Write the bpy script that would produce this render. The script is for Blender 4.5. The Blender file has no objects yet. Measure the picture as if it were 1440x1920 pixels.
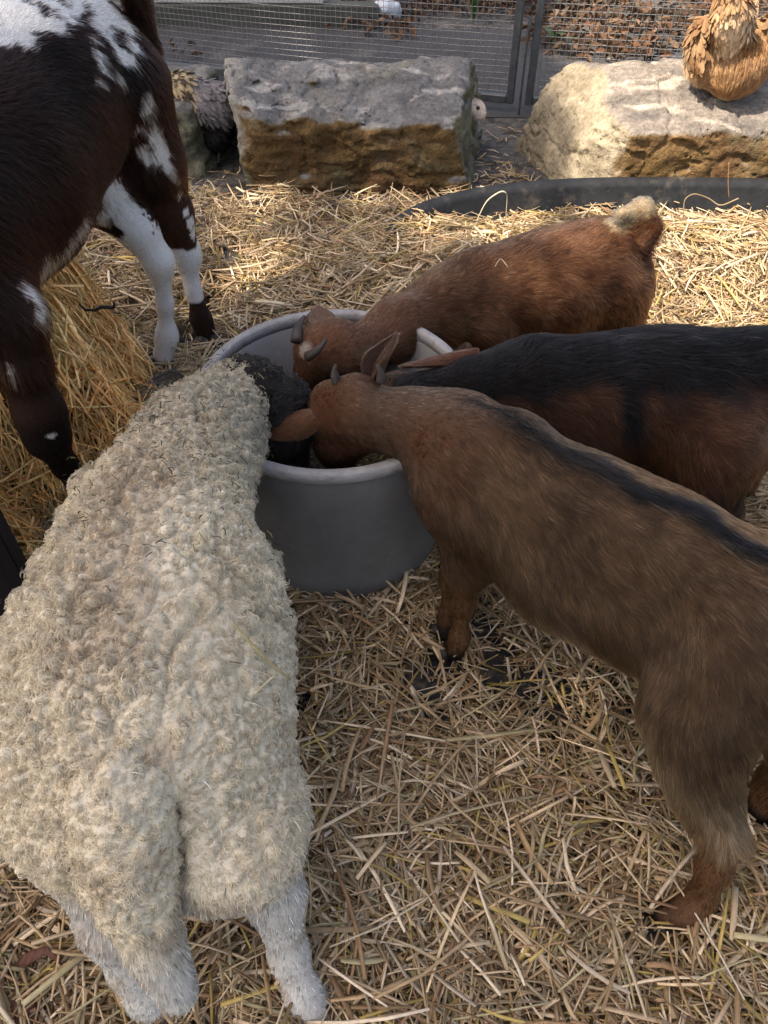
import bpy, math, random
import numpy as np
from math import radians, sin, cos, pi
random.seed(7); RNG = np.random.default_rng(7)
S = bpy.context.scene
COL = S.collection
FUR = 1.0            # strand density multiplier

# ------------------------------------------------------------------ camera, sky, sun, exposure
EYE = np.array([0.0, 0.0, 1.376]); PITCH = radians(46)
cd = bpy.data.cameras.new('camera'); cam = bpy.data.objects.new('camera', cd); COL.objects.link(cam)
cam.location = EYE; cam.rotation_euler = (pi/2 - PITCH, 0, 0)
cd.sensor_fit = 'VERTICAL'; cd.sensor_height = 36; cd.lens = 27.0; cd.clip_start = .02; cd.clip_end = 500
S.camera = cam
SUN_EL, SUN_AZ = radians(56), radians(-112)        # azimuth measured from +Y towards +X
SUNDIR = np.array([sin(SUN_AZ)*cos(SUN_EL), cos(SUN_AZ)*cos(SUN_EL), sin(SUN_EL)])
W = bpy.data.worlds.new('World'); S.world = W; W.use_nodes = True
nt = W.node_tree; bg = nt.nodes['Background']
sky = nt.nodes.new('ShaderNodeTexSky'); sky.sky_type = 'NISHITA'; sky.sun_disc = False
sky.air_density = 1.0; sky.dust_density = 4.0; sky.ozone_density = 0.3; sky.sun_elevation = SUN_EL; sky.sun_rotation = SUN_AZ
nt.links.new(sky.outputs[0], bg.inputs[0]); bg.inputs[1].default_value = .15
sl = bpy.data.lights.new('sun', 'SUN'); sun = bpy.data.objects.new('sun', sl); COL.objects.link(sun)
sl.energy = 4.2; sl.angle = radians(.5); sl.color = (1, .94, .84)
from mathutils import Vector, Matrix
sun.rotation_euler = Vector(-SUNDIR).to_track_quat('-Z', 'Y').to_euler()
S.view_settings.view_transform = 'Standard'; S.view_settings.look = 'None'
S.view_settings.gamma = 1; S.view_settings.exposure = 1.2
S.view_settings.use_white_balance = True; S.view_settings.white_balance_temperature = 7500; S.view_settings.white_balance_tint = 14
S.cycles.max_bounces = 6; S.cycles.diffuse_bounces = 3; S.cycles.glossy_bounces = 2; S.cycles.transmission_bounces = 4
S.cycles.transparent_max_bounces = 4; S.cycles.caustics_reflective = False; S.cycles.caustics_refractive = False
S.cycles_curves.shape = 'RIBBONS'; S.cycles_curves.subdivisions = 2
S.cycles.use_denoising = True

# ------------------------------------------------------------------ helpers: numbers
def A(*v): return np.array(v, float)
def unit(v): v = np.asarray(v, float); return v/np.maximum(np.linalg.norm(v, axis=-1, keepdims=True), 1e-9)
_ct, _st = cos(PITCH), sin(PITCH)
def P(px, py, z):
    """the place at height z seen at photo pixel (px, py)"""
    u = (px-720)/1440; v = (960-py)/1440
    d = A(u, _ct+v*_st, -_st+v*_ct); return EYE + d*((z-EYE[2])/d[2])
def PY(px, py, Y):
    u = (px-720)/1440; v = (960-py)/1440
    d = A(u, _ct+v*_st, -_st+v*_ct); return EYE + d*(Y/d[1])
def _hash(i, j, k, seed):
    h = (i.astype(np.int64)*374761393 + j.astype(np.int64)*668265263 + k.astype(np.int64)*2147483647 + seed*974634777) & 0xffffffff
    h = ((h ^ (h >> 13))*1274126177) & 0xffffffff
    h = ((h ^ (h >> 16))*2246822519) & 0xffffffff
    return ((h ^ (h >> 15)) & 0xffffff)/float(0x1000000)
def noise(p, scale, seed=0):
    """value noise, -1..1; p (N,3)"""
    q = np.asarray(p, float)*scale; f = np.floor(q); t = q-f; t = t*t*(3-2*t); f = f.astype(np.int64)
    out = np.zeros(len(q))
    for a in (0, 1):
        wa = t[:, 0] if a else 1-t[:, 0]
        for b in (0, 1):
            wb = t[:, 1] if b else 1-t[:, 1]
            for c in (0, 1):
                wc = t[:, 2] if c else 1-t[:, 2]
                out += wa*wb*wc*_hash(f[:, 0]+a, f[:, 1]+b, f[:, 2]+c, seed)
    return out*2-1
def fbm(p, scale, octs=4, seed=0, gain=.5):
    o = 0; a = 1; s = 0
    for k in range(octs):
        o = o + a*noise(p, scale*2.03**k, seed+k*17); s += a; a *= gain
    return o/s
def sstep(a, b, x): t = np.clip((x-a)/(b-a), 0, 1); return t*t*(3-2*t)
def mix(a, b, f):
    f = np.asarray(f)[..., None]; return np.asarray(a)*(1-f)+np.asarray(b)*f

# ------------------------------------------------------------------ helpers: objects
def tag(o, label=None, cat=None, group=None, kind=None):
    if label: o['label'] = label
    if cat: o['category'] = cat
    if group: o['group'] = group
    if kind: o['kind'] = kind
    return o
def empty(name, loc=(0, 0, 0)):
    o = bpy.data.objects.new(name, None); COL.objects.link(o); o.location = loc; o.empty_display_size = .05; return o
def link(name, data, parent=None):
    o = bpy.data.objects.new(name, data); COL.objects.link(o)
    if parent is not None:
        o.parent = parent; o.matrix_parent_inverse = Matrix.Translation(-Vector(parent.location))
    return o
def mesh(name, V, Fc, mat, parent=None, smooth=True, col=None, mats=None, midx=None):
    """V (N,3); Fc an (M,k) array or list of polygons"""
    me = bpy.data.meshes.new(name); V = np.asarray(V, np.float32)
    if isinstance(Fc, np.ndarray):
        k = Fc.shape[1]; li = Fc.ravel().astype(np.int32); ls = np.arange(0, len(li), k, dtype=np.int32); lt = np.full(len(ls), k, np.int32)
    else:
        li = np.array([i for f in Fc for i in f], np.int32); lt = np.array([len(f) for f in Fc], np.int32); ls = np.concatenate([[0], np.cumsum(lt)[:-1]]).astype(np.int32)
    me.vertices.add(len(V)); me.vertices.foreach_set('co', V.ravel())
    me.loops.add(len(li)); me.loops.foreach_set('vertex_index', li)
    me.polygons.add(len(ls)); me.polygons.foreach_set('loop_start', ls)
    try: me.polygons.foreach_set('loop_total', lt)
    except Exception: pass
    me.polygons.foreach_set('use_smooth', np.full(len(ls), bool(smooth)))
    if midx is not None: me.polygons.foreach_set('material_index', np.asarray(midx, np.int32))
    me.update(calc_edges=True)
    if col is not None:
        a = me.attributes.new('Col', 'FLOAT_COLOR', 'POINT')
        c = np.ones((len(V), 4), np.float32); c[:, :3] = col; a.data.foreach_set('color', c.ravel())
    for m in (mats or [mat]): me.materials.append(m)
    return link(name, me, parent)
class MB:
    """collects shapes into one mesh"""
    def __init__(s): s.v = []; s.f = []; s.c = []; s.n = 0
    def add(s, V, Fc, col=None):
        V = np.asarray(V, float); s.v.append(V); s.f += [[i+s.n for i in f] for f in Fc]; s.n += len(V)
        s.c.append(np.tile(np.asarray(col if col is not None else (1, 1, 1), float), (len(V), 1)) if np.ndim(col) < 2 else col)
    def box(s, c, size, R=None, bev=.0, col=None):
        hx, hy, hz = np.asarray(size, float)/2; b = min(bev, .49*2*min(hx, hy, hz))
        if b <= 0:
            V = np.array([[x*hx, y*hy, z*hz] for x in (-1, 1) for y in (-1, 1) for z in (-1, 1)])
            Fs = [[0, 1, 3, 2], [4, 6, 7, 5], [0, 4, 5, 1], [2, 3, 7, 6], [0, 2, 6, 4], [1, 5, 7, 3]]
        else:
            V = []; ix = {}
            for x in (-1, 1):
                for y in (-1, 1):
                    for z in (-1, 1):
                        for a in range(3):
                            p = [x*hx, y*hy, z*hz]
                            for q in range(3):
                                if q != a: p[q] -= (x, y, z)[q]*b
                            ix[(x, y, z, a)] = len(V); V.append(p)
            Fs = []
            for a in range(3):
                o = [q for q in range(3) if q != a]
                for sg in (-1, 1):
                    loop = []
                    for (u, w) in ((-1, -1), (1, -1), (1, 1), (-1, 1)):
                        k = [0, 0, 0]; k[a] = sg; k[o[0]] = u; k[o[1]] = w; loop.append(ix[(*k, a)])
                    Fs.append(loop)
            for a in range(3):
                o = [q for q in range(3) if q != a]
                for u in (-1, 1):
                    for w in (-1, 1):
                        k0 = [0, 0, 0]; k1 = [0, 0, 0]; k0[a] = -1; k1[a] = 1
                        for k in (k0, k1): k[o[0]] = u; k[o[1]] = w
                        Fs.append([ix[(*k0, o[0])], ix[(*k1, o[0])], ix[(*k1, o[1])], ix[(*k0, o[1])]])
            for x in (-1, 1):
                for y in (-1, 1):
                    for z in (-1, 1): Fs.append([ix[(x, y, z, a)] for a in range(3)])
            V = np.array(V)
        if R is not None: V = V @ np.asarray(R).T
        s.add(V+np.asarray(c), Fs, col)
    def tube(s, pts, r, n=8, col=None, cap=True, flat=1.0, up=(0, 0, 1)):
        pts = np.asarray(pts, float); r = np.broadcast_to(np.asarray(r, float), (len(pts),))
        t = unit(np.gradient(pts, axis=0)); u0 = np.asarray(up, float)
        V = []
        for i in range(len(pts)):
            a = np.cross(t[i], u0)
            if np.linalg.norm(a) < 1e-3: a = np.cross(t[i], A(1, .3, 0))
            a = unit(a); b = np.cross(a, t[i]); u0 = b
            th = np.arange(n)*2*pi/n
            V.append(pts[i]+r[i]*(np.cos(th)[:, None]*a+np.sin(th)[:, None]*b*flat))
        V = np.concatenate(V); Fs = []
        for i in range(len(pts)-1):
            for j in range(n): Fs.append([i*n+j, i*n+(j+1) % n, (i+1)*n+(j+1) % n, (i+1)*n+j])
        if cap: Fs += [list(range(n))[::-1], [(len(pts)-1)*n+j for j in range(n)]]
        s.add(V, Fs, col)
    def build(s, name, mat, parent=None, smooth=False, usecol=False):
        return mesh(name, np.concatenate(s.v), s.f, mat, parent, smooth, np.concatenate(s.c) if usecol else None)

# ------------------------------------------------------------------ helpers: materials
def material(name, color=(.5, .5, .5), rough=.7, attr=False, bump=0, bscale=50, var=0, vscale=8, spec=.3, metal=0, sheen=0, trans=0, bdist=.01, stretch=None, dark=None):
    m = bpy.data.materials.new(name); m.use_nodes = True; n = m.node_tree.nodes; l = m.node_tree.links
    b = n['Principled BSDF']; b.inputs['Roughness'].default_value = rough; b.inputs['Specular IOR Level'].default_value = spec
    b.inputs['Metallic'].default_value = metal; b.inputs['Base Color'].default_value = (*color, 1)
    tc = n.new('ShaderNodeTexCoord'); co = tc.outputs['Object']
    if stretch:
        mp = n.new('ShaderNodeMapping'); mp.inputs['Scale'].default_value = stretch; l.new(co, mp.inputs[0]); co = mp.outputs[0]
    src = None
    if attr:
        a = n.new('ShaderNodeAttribute'); a.attribute_name = 'Col'; src = a.outputs['Color']
    if var:
        t = n.new('ShaderNodeTexNoise'); t.inputs['Scale'].default_value = vscale; t.inputs['Detail'].default_value = 8; t.inputs['Roughness'].default_value = .65
        l.new(co, t.inputs['Vector'])
        r = n.new('ShaderNodeMapRange'); r.inputs[1].default_value = .3; r.inputs[2].default_value = .7; r.inputs[3].default_value = 1-var; r.inputs[4].default_value = 1+var*.6
        l.new(t.outputs[0], r.inputs[0])
        x = n.new('ShaderNodeMix'); x.data_type = 'RGBA'; x.blend_type = 'MULTIPLY'; x.inputs[0].default_value = 1
        if src: l.new(src, x.inputs[6])
        else: x.inputs[6].default_value = (*color, 1)
        l.new(r.outputs[0], x.inputs[7]); src = x.outputs[2]
    if dark:   # (colour, scale, low, high): a second colour in patches
        t = n.new('ShaderNodeTexNoise'); t.inputs['Scale'].default_value = dark[1]; t.inputs['Detail'].default_value = 9; t.inputs['Roughness'].default_value = .6
        l.new(co, t.inputs['Vector']); r = n.new('ShaderNodeMapRange'); r.inputs[1].default_value = dark[2]; r.inputs[2].default_value = dark[3]; l.new(t.outputs[0], r.inputs[0])
        x = n.new('ShaderNodeMix'); x.data_type = 'RGBA'; l.new(r.outputs[0], x.inputs[0])
        if src: l.new(src, x.inputs[6])
        else: x.inputs[6].default_value = (*color, 1)
        x.inputs[7].default_value = (*dark[0], 1); src = x.outputs[2]
    if src: l.new(src, b.inputs['Base Color'])
    if bump:
        t = n.new('ShaderNodeTexNoise'); t.inputs['Scale'].default_value = bscale; t.inputs['Detail'].default_value = 8; t.inputs['Roughness'].default_value = .6
        l.new(co, t.inputs['Vector']); bp = n.new('ShaderNodeBump'); bp.inputs['Strength'].default_value = bump; bp.inputs['Distance'].default_value = bdist
        l.new(t.outputs[0], bp.inputs['Height']); l.new(bp.outputs[0], b.inputs['Normal'])
    if trans:
        tr = n.new('ShaderNodeBsdfTranslucent'); ms = n.new('ShaderNodeMixShader'); ms.inputs[0].default_value = trans
        if src: l.new(src, tr.inputs[0])
        else: tr.inputs[0].default_value = (*color, 1)
        l.new(b.outputs[0], ms.inputs[1]); l.new(tr.outputs[0], ms.inputs[2]); l.new(ms.outputs[0], n['Material Output'].inputs[0])
    return m
def hair_material(name, rough=.35, radial=.5, gain=1.0):
    m = bpy.data.materials.new(name); m.use_nodes = True; n = m.node_tree.nodes; l = m.node_tree.links
    n.remove(n['Principled BSDF']); h = n.new('ShaderNodeBsdfHairPrincipled')
    h.model = 'CHIANG'; h.parametrization = 'COLOR'
    h.inputs['IOR'].default_value = 1.25; h.inputs['Roughness'].default_value = rough; h.inputs['Radial Roughness'].default_value = radial
    a = n.new('ShaderNodeAttribute'); a.attribute_name = 'Col'; l.new(a.outputs['Color'], h.inputs['Color'])
    l.new(h.outputs[0], n['Material Output'].inputs[0]); return m
M_SKIN = material('coat_skin', attr=True, rough=.8, spec=.15)
M_HAIR = hair_material('coat_hair', .38, .55)
M_WOOL = material('wool_fibre', attr=True, rough=.85, spec=.1, trans=.22)
M_HORN = material('horn', (.055, .046, .040), .5, var=.5, vscale=40, bump=.3, bscale=120, stretch=(1, 1, 4))
M_HOOF = material('hoof', (.03, .026, .022), .5, var=.4, vscale=60, bump=.2)
M_EYE = material('eye', (.012, .008, .006), .06, spec=.6)

# ------------------------------------------------------------------ helpers: smooth bodies from tapered limbs (distance field -> one continuous surface)
class Body:
    def __init__(s): s.p = []
    def limb(s, pts, rs, k=.04, wide=1.0, side=None):
        """tapered limb through pts; wide scales it along the direction side"""
        for i in range(len(pts)-1): s.p.append(('c', np.asarray(pts[i], float), np.asarray(pts[i+1], float), rs[i], rs[i+1], k, wide, None if side is None else unit(side)))
        return s
    def ball(s, c, r, k=.04, axes=None, cut=False):
        r = np.broadcast_to(np.asarray(r, float), (3,)); s.p.append(('x' if cut else 'e', np.asarray(c, float), r, np.eye(3) if axes is None else np.asarray(axes, float), k)); return s
    def bounds(s, pad):
        lo = np.full(3, 1e9); hi = -lo
        for p in s.p:
            if p[0] == 'x': continue
            if p[0] == 'c':
                w = max(1, p[6])
                for c, r in ((p[1], p[3]), (p[2], p[4])): lo = np.minimum(lo, c-r*w); hi = np.maximum(hi, c+r*w)
            else: lo = np.minimum(lo, p[1]-max(p[2])); hi = np.maximum(hi, p[1]+max(p[2]))
        return lo-pad, hi+pad
    def grow(s, h, disp=None, floor=None):
        lo, hi = s.bounds(3*h+.02); n = np.ceil((hi-lo)/h).astype(int)+1
        F = np.full(n, .08, np.float32)
        ax = [lo[a]+np.arange(n[a])*h for a in range(3)]
        for p in s.p:
            if p[0] == 'c':
                _, a, b, ra, rb, k, w, sd = p; R = max(ra, rb)*max(1, w)+k+.09
                l, u = np.minimum(a, b)-R, np.maximum(a, b)+R
            else:
                _, a, r, ex, k = p; R = max(r)+k+.09; l, u = a-R, a+R
            i0 = np.maximum(0, np.floor((l-lo)/h).astype(int)); i1 = np.minimum(n, np.ceil((u-lo)/h).astype(int)+1)
            sl_ = tuple(slice(i0[q], i1[q]) for q in range(3))
            X, Y, Z = np.meshgrid(*[ax[q][sl_[q]].astype(np.float32) for q in range(3)], indexing='ij')
            if p[0] == 'c':
                d = b-a; L2 = max(d@d, 1e-9)
                x, y, z = X-a[0], Y-a[1], Z-a[2]; sc = 1
                if sd is not None and w != 1:
                    dd = unit(d); sp = sd-(sd@dd)*dd; sp = sp/max(np.linalg.norm(sp), 1e-6)
                    q = (x*sp[0]+y*sp[1]+z*sp[2])*(1/w-1); x = x+q*sp[0]; y = y+q*sp[1]; z = z+q*sp[2]; sc = min(1, w)
                t = np.clip((x*d[0]+y*d[1]+z*d[2])/L2, 0, 1)
                D = (np.sqrt((x-t*d[0])**2+(y-t*d[1])**2+(z-t*d[2])**2)-(ra+(rb-ra)*t))*sc
            else:
                x, y, z = X-a[0], Y-a[1], Z-a[2]
                q = [(x*ex[i][0]+y*ex[i][1]+z*ex[i][2])/r[i] for i in range(3)]
                D = (np.sqrt(q[0]**2+q[1]**2+q[2]**2)-1)*min(r)
            f = F[sl_]
            if p[0] == 'x':
                hh = np.maximum(k-np.abs(f+D), 0)/k; F[sl_] = np.maximum(f, -D)+hh*hh*k*.25
            else:
                hh = np.maximum(k-np.abs(f-D), 0)/k; F[sl_] = np.minimum(f, D)-hh*hh*k*.25
        if disp is not None:
            near = np.abs(F) < .05; ii = np.argwhere(near); F[near] += disp(lo+ii*h).astype(np.float32)
        if floor is not None: F = np.maximum(F, (floor-ax[2])[None, None, :].astype(np.float32))
        return surfnet(F, lo, h)
def surfnet(F, lo, h):
    ins = F < 0
    c = [ins[i:F.shape[0]-1+i, j:F.shape[1]-1+j, k:F.shape[2]-1+k] for i in (0, 1) for j in (0, 1) for k in (0, 1)]
    cnt = sum(x.astype(np.int8) for x in c); act = (cnt > 0) & (cnt < 8); cells = np.argwhere(act)
    ids = np.full(act.shape, -1, np.int64); ids[act] = np.arange(len(cells))
    off = np.array([[i, j, k] for i in (0, 1) for j in (0, 1) for k in (0, 1)])
    val = np.stack([F[cells[:, 0]+o[0], cells[:, 1]+o[1], cells[:, 2]+o[2]] for o in off], 1).astype(float)
    acc = np.zeros((len(cells), 3)); num = np.zeros(len(cells))
    for a in range(8):
        for b in range(a+1, 8):
            if np.abs(off[a]-off[b]).sum() != 1: continue
            m = (val[:, a] < 0) != (val[:, b] < 0); t = val[:, a]/np.where(m, val[:, a]-val[:, b], 1)
            acc += np.where(m[:, None], off[a]+t[:, None]*(off[b]-off[a]), 0); num += m
    V = lo+h*(cells+acc/num[:, None]); Q = []
    for a in range(3):
        b, d = (a+1) % 3, (a+2) % 3
        s0 = [slice(None)]*3; s1 = [slice(None)]*3; s0[a] = slice(0, -1); s1[a] = slice(1, None)
        e = np.argwhere(ins[tuple(s0)] != ins[tuple(s1)])
        e = e[(e[:, b] > 0) & (e[:, d] > 0) & (e[:, b] < F.shape[b]-1) & (e[:, d] < F.shape[d]-1)]
        fl = ins[e[:, 0], e[:, 1], e[:, 2]]
        def g(db, dd): q = e.copy(); q[:, b] += db; q[:, d] += dd; return ids[q[:, 0], q[:, 1], q[:, 2]]
        q = np.stack([g(-1, -1), g(0, -1), g(0, 0), g(-1, 0)], 1)
        q = np.where(fl[:, None], q, q[:, ::-1]); Q.append(q)
    return V, np.concatenate(Q)
def relax(V, Q, it=2, f=.5):
    e = np.concatenate([Q[:, [0, 1]], Q[:, [1, 2]], Q[:, [2, 3]], Q[:, [3, 0]]]); n = len(V)
    deg = np.bincount(e[:, 0], minlength=n)+np.bincount(e[:, 1], minlength=n)
    for _ in range(it):
        s = np.stack([np.bincount(e[:, 0], V[e[:, 1], a], n)+np.bincount(e[:, 1], V[e[:, 0], a], n) for a in range(3)], 1)
        V = V+f*(s/np.maximum(deg, 1)[:, None]-V)
    return V
def normals(V, Q):
    fn = np.cross(V[Q[:, 2]]-V[Q[:, 0]], V[Q[:, 3]]-V[Q[:, 1]]); N = np.zeros_like(V)
    for a in range(3):
        for i in range(4): N[:, a] += np.bincount(Q[:, i], fn[:, a], len(V))
    return unit(N)
def sample(V, Q, N, n, dens=None):
    T = np.concatenate([Q[:, [0, 1, 2]], Q[:, [0, 2, 3]]])
    ar = np.linalg.norm(np.cross(V[T[:, 1]]-V[T[:, 0]], V[T[:, 2]]-V[T[:, 0]]), axis=1)/2
    if dens is not None: ar = ar*dens(V[T].mean(1), N[T[:, 0]])
    i = np.searchsorted(np.cumsum(ar), RNG.random(n)*ar.sum()); i = np.minimum(i, len(T)-1)
    u, v = RNG.random(n), RNG.random(n); w = u+v > 1; u[w] = 1-u[w]; v[w] = 1-v[w]
    b = np.stack([1-u-v, u, v], 1)[:, :, None]
    return (V[T[i]]*b).sum(1), unit((N[T[i]]*b).sum(1))
def strands(name, pts, rad, col, mat, parent):
    """pts (n,k,3), rad (n,k), col (n,3) -> one hair-curves object"""
    n, k = pts.shape[:2]; hc = bpy.data.hair_curves.new(name); hc.add_curves([k]*n)
    hc.position_data.foreach_set('vector', pts.astype(np.float32).ravel())
    a = hc.attributes.get('radius') or hc.attributes.new('radius', 'FLOAT', 'POINT'); a.data.foreach_set('value', rad.astype(np.float32).ravel())
    c = np.ones((n, 4), np.float32); c[:, :3] = np.clip(col, 0, 1)
    a = hc.attributes.new('Col', 'FLOAT_COLOR', 'CURVE'); a.data.foreach_set('color', c.ravel())
    hc.materials.append(mat); return link(name, hc, parent)
def fur(name, V, Q, N, n, length, groom, color, mat, parent, lift=.35, clump=.012, cl=.55, rad=.00035, k=4, dens=None, wild=.25, jitter=.12, droop=.15, tone=.5, guard=.16):
    n = int(n*FUR); p, nn = sample(V, Q, N, n, dens)
    gd = RNG.random(n) < guard; L = length(p, nn)*RNG.uniform(.65, 1.2, n)*np.where(gd, 1.2, 1)
    g = groom(p, nn)
    g = g+wild*np.stack([noise(p, 22, 3), noise(p, 22, 5), noise(p, 22, 9)], 1)+jitter*RNG.normal(size=(n, 3))
    g = unit(g-nn*(g*nn).sum(1, keepdims=True))
    tip = g*L[:, None]+nn*(lift*L)[:, None]+A(0, 0, -1)*(droop*L)[:, None]
    if clump:
        c = np.floor((p+.4*clump*np.stack([noise(p, 60, 1), noise(p, 60, 2), noise(p, 60, 4)], 1))/clump).astype(np.int64)
        _, inv = np.unique((c[:, 0]*73856093) ^ (c[:, 1]*19349663) ^ (c[:, 2]*83492791), return_inverse=True); inv = inv.ravel()
        m = np.bincount(inv)
        cen = np.stack([np.bincount(inv, (p+tip)[:, a])/m for a in range(3)], 1)[inv]
        tip = tip*(1-cl)+(cen-p)*cl
    t = np.linspace(0, 1, k)
    base = nn*(lift*1.1*L)[:, None]
    pts = p[:, None]-nn[:, None]*.0008+tip[:, None]*(t**1.15)[None, :, None]+base[:, None]*((t*(1-t))*1.3)[None, :, None]
    r = (rad*RNG.uniform(.7, 1.2, n)*np.where(gd, 1.75, 1))[:, None]*(1-.75*t**1.5)[None]
    col = color(p, nn)*np.where(gd, np.where(RNG.random(n) < .6, 1.75, .45), 1)[:, None]
    if clump: col = col*(1+tone*(_hash(inv, inv*0, inv*0, 77)-.5))[:, None]
    return strands(name, pts, r, col, mat, parent)
def spine_coords(p, line):
    """nearest place on a polyline: (plan distance with sign, arc length, height of the line there)"""
    line = np.asarray(line); best = np.full(len(p), 1e9); s = np.zeros(len(p)); sg = np.zeros(len(p)); zz = np.zeros(len(p)); acc = 0
    for a, b in zip(line[:-1], line[1:]):
        d = b[:2]-a[:2]; L = np.linalg.norm(d); t = np.clip(((p[:, :2]-a[:2])@d)/L**2, 0, 1)
        q = p[:, :2]-a[:2]-t[:, None]*d; D = np.linalg.norm(q, axis=1); m = D < best
        best = np.where(m, D, best); s = np.where(m, acc+t*L, s); sg = np.where(m, np.sign(d[0]*q[:, 1]-d[1]*q[:, 0]), sg); zz = np.where(m, a[2]+t*(b[2]-a[2]), zz); acc += L
    return best*sg, s, zz
# ------------------------------------------------------------------ the animals' bodies
def drop(pts, d): return [np.asarray(p)-A(0, 0, q) for p, q in zip(pts, np.broadcast_to(d, (len(pts),)))]
def side_of(a, b): d = unit((b-a)*A(1, 1, 0)); return A(-d[1], d[0], 0)

# front goat: faces the tub, rump towards the right of the camera
G1 = [P(690, 728, .555), P(775, 738, .54), P(870, 748, .545), P(985, 812, .57), P(1120, 888, .565), P(1290, 968, .58), P(1440, 1060, .59), P(1550, 1160, .56)]
def goat1_body():
    b = Body(); s = side_of(G1[3], G1[6]); c = drop(G1, [.06, .068, .095, .135, .16, .152, .13, .12])
    b.limb(c[3:], [.120, .150, .142, .116, .096], .05, .82, s)
    for a, e in zip(G1[3:7], G1[4:8]): b.limb([a-A(0, 0, .020), e-A(0, 0, .020)], [.020, .020], .03)      # spine under the coat
    b.limb([c[0]+A(.0, -.01, -.0), c[1], c[2], c[3]], [.050, .057, .082, .104], .05, .9, A(.6, .8, 0))
    b.limb([P(960, 835, .52), P(905, 950, .42)], [.055, .06], .035)
    b.ball(P(865, 905, .42), (.085, .085, .12), .07)
    h0, h1, h2, h3 = P(668, 750, .515), P(640, 772, .475), P(628, 832, .395), P(640, 868, .345)
    b.limb([h0, h1, h2, h3], [.048, .051, .034, .029], .03)
    b.ball(P(612, 745, .495), (.02, .02, .02), .03).ball(P(672, 752, .50), (.02, .02, .02), .03)
    b.limb([P(700, 800, .46), P(660, 835, .41)], [.034, .028], .03)
    s2 = s if s[1] < 0 else -s
    # near foreleg
    b.limb([P(905, 960, .40), P(880, 1050, .31), P(868, 1130, .185), P(862, 1195, .085), P(850, 1225, .045)], [.072, .038, .019, .014, .019], .035)
    b.limb([P(930, 885, .40), P(870, 985, .31), P(845, 1085, .17), P(840, 1150, .075), P(832, 1185, .045)], [.055, .030, .018, .014, .019], .03)
    # hind legs
    b.limb([c[6]+s2*.045, P(1318, 1335, .375), P(1312, 1415, .325), P(1322, 1475, .285), P(1350, 1566, .245)], [.105, .077, .053, .040, .030], .03)
    b.limb([P(1352, 1562, .248), P(1340, 1625, .165), P(1318, 1680, .09), P(1288, 1708, .065), P(1248, 1722, .055)], [.029, .024, .020, .022, .021], .02)
    b.ball(P(1300, 1105, .50)+s2*.115, .05, .06, cut=True)
    b.limb([c[6]-s2*.04, c[6]-s2*.075+A(.06, -.05, -.14), P(1490, 1400, .24), P(1452, 1470, .12), P(1422, 1520, .05)], [.10, .07, .034, .022, .024], .045)
    return b
# dark goat in the middle
G2 = [P(775, 722, .48), P(890, 690, .50), P(1000, 660, .515), P(1062, 648, .53), P(1185, 652, .52), P(1290, 648, .525), P(1440, 640, .535), P(1560, 650, .50)]
def goat2_body():
    b = Body(); s = A(0, 1, 0); c = drop(G2, [.05, .065, .095, .135, .15, .15, .135, .115])
    b.limb(c[3:], [.125, .145, .148, .125, .095], .05, .82, s)
    b.limb(c[:4], [.05, .066, .09, .115], .05, .85, s)
    b.limb([c[0]+A(.02, .01, 0), P(745, 745, .41), P(722, 778, .355)], [.052, .042, .03], .03)
    for dx, dy, o in ((.03, -.075, 0), (.09, .07, .02)):
        q = c[3]+A(dx, dy*.8, -.05); b.limb([q, q+A(.0, dy*.1, -.12), A(q[0]-.01, q[1]+dy*.1, .17), A(q[0]-.015, q[1]+dy*.1, .045)], [.07, .045, .026, .025], .04)
    for dx, dy in ((-.125, -.135), (.03, .07)):
        q = c[6]+A(.035+dx, dy*.8, -.03); b.limb([q, q+A(-.01, dy*.2, -.14), A(q[0]+.06, q[1]+dy*.2, .20), A(q[0]+.055, q[1]+dy*.2, .10), A(q[0]+.04, q[1]+dy*.2, .045)], [.10, .075, .036, .025, .026], .045)
    return b
# red goat at the far side of the tub
G3 = [P(650, 628, .465), P(745, 572, .462), P(830, 520, .47), P(900, 476, .49), P(1000, 456, .50), P(1080, 436, .512), P(1140, 421, .512), P(1172, 436, .48)]
def goat3_body():
    b = Body(); s = side_of(G3[3], G3[6]); c = drop(G3, [.05, .062, .09, .12, .135, .135, .125, .11])
    b.limb(c[3:], [.11, .132, .132, .118, .078], .05, .82, s)
    b.limb(c[:4], [.05, .062, .085, .105], .05, .88, s)
    b.limb([P(628, 640, .44), P(600, 655, .42), P(588, 700, .355), P(588, 735, .31)], [.05, .05, .038, .03], .03)
    f = unit((G3[6]-G3[3])*A(1, 1, 0)); s2 = s if s[1] < 0 else -s
    for o, lat in ((.0, .075), (.06, -.07)):
        q = c[3]+f*o+s2*lat+A(0, 0, -.04); b.limb([q, q+A(0, 0, -.12), A(q[0], q[1], .17), A(q[0], q[1], .045)], [.065, .045, .026, .025], .04)
    for o, lat in ((.045, .055), (.06, -.06)):
        q = c[6]+f*o+s2*lat+A(0, 0, -.03); b.limb([q, q+f*.01+A(0, 0, -.14), A(*(q+f*.03)[:2], .20), A(*(q+f*.02)[:2], .10), A(*(q+f*.01)[:2], .045)], [.075, .064, .040, .025, .026], .045)
    return b
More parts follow.
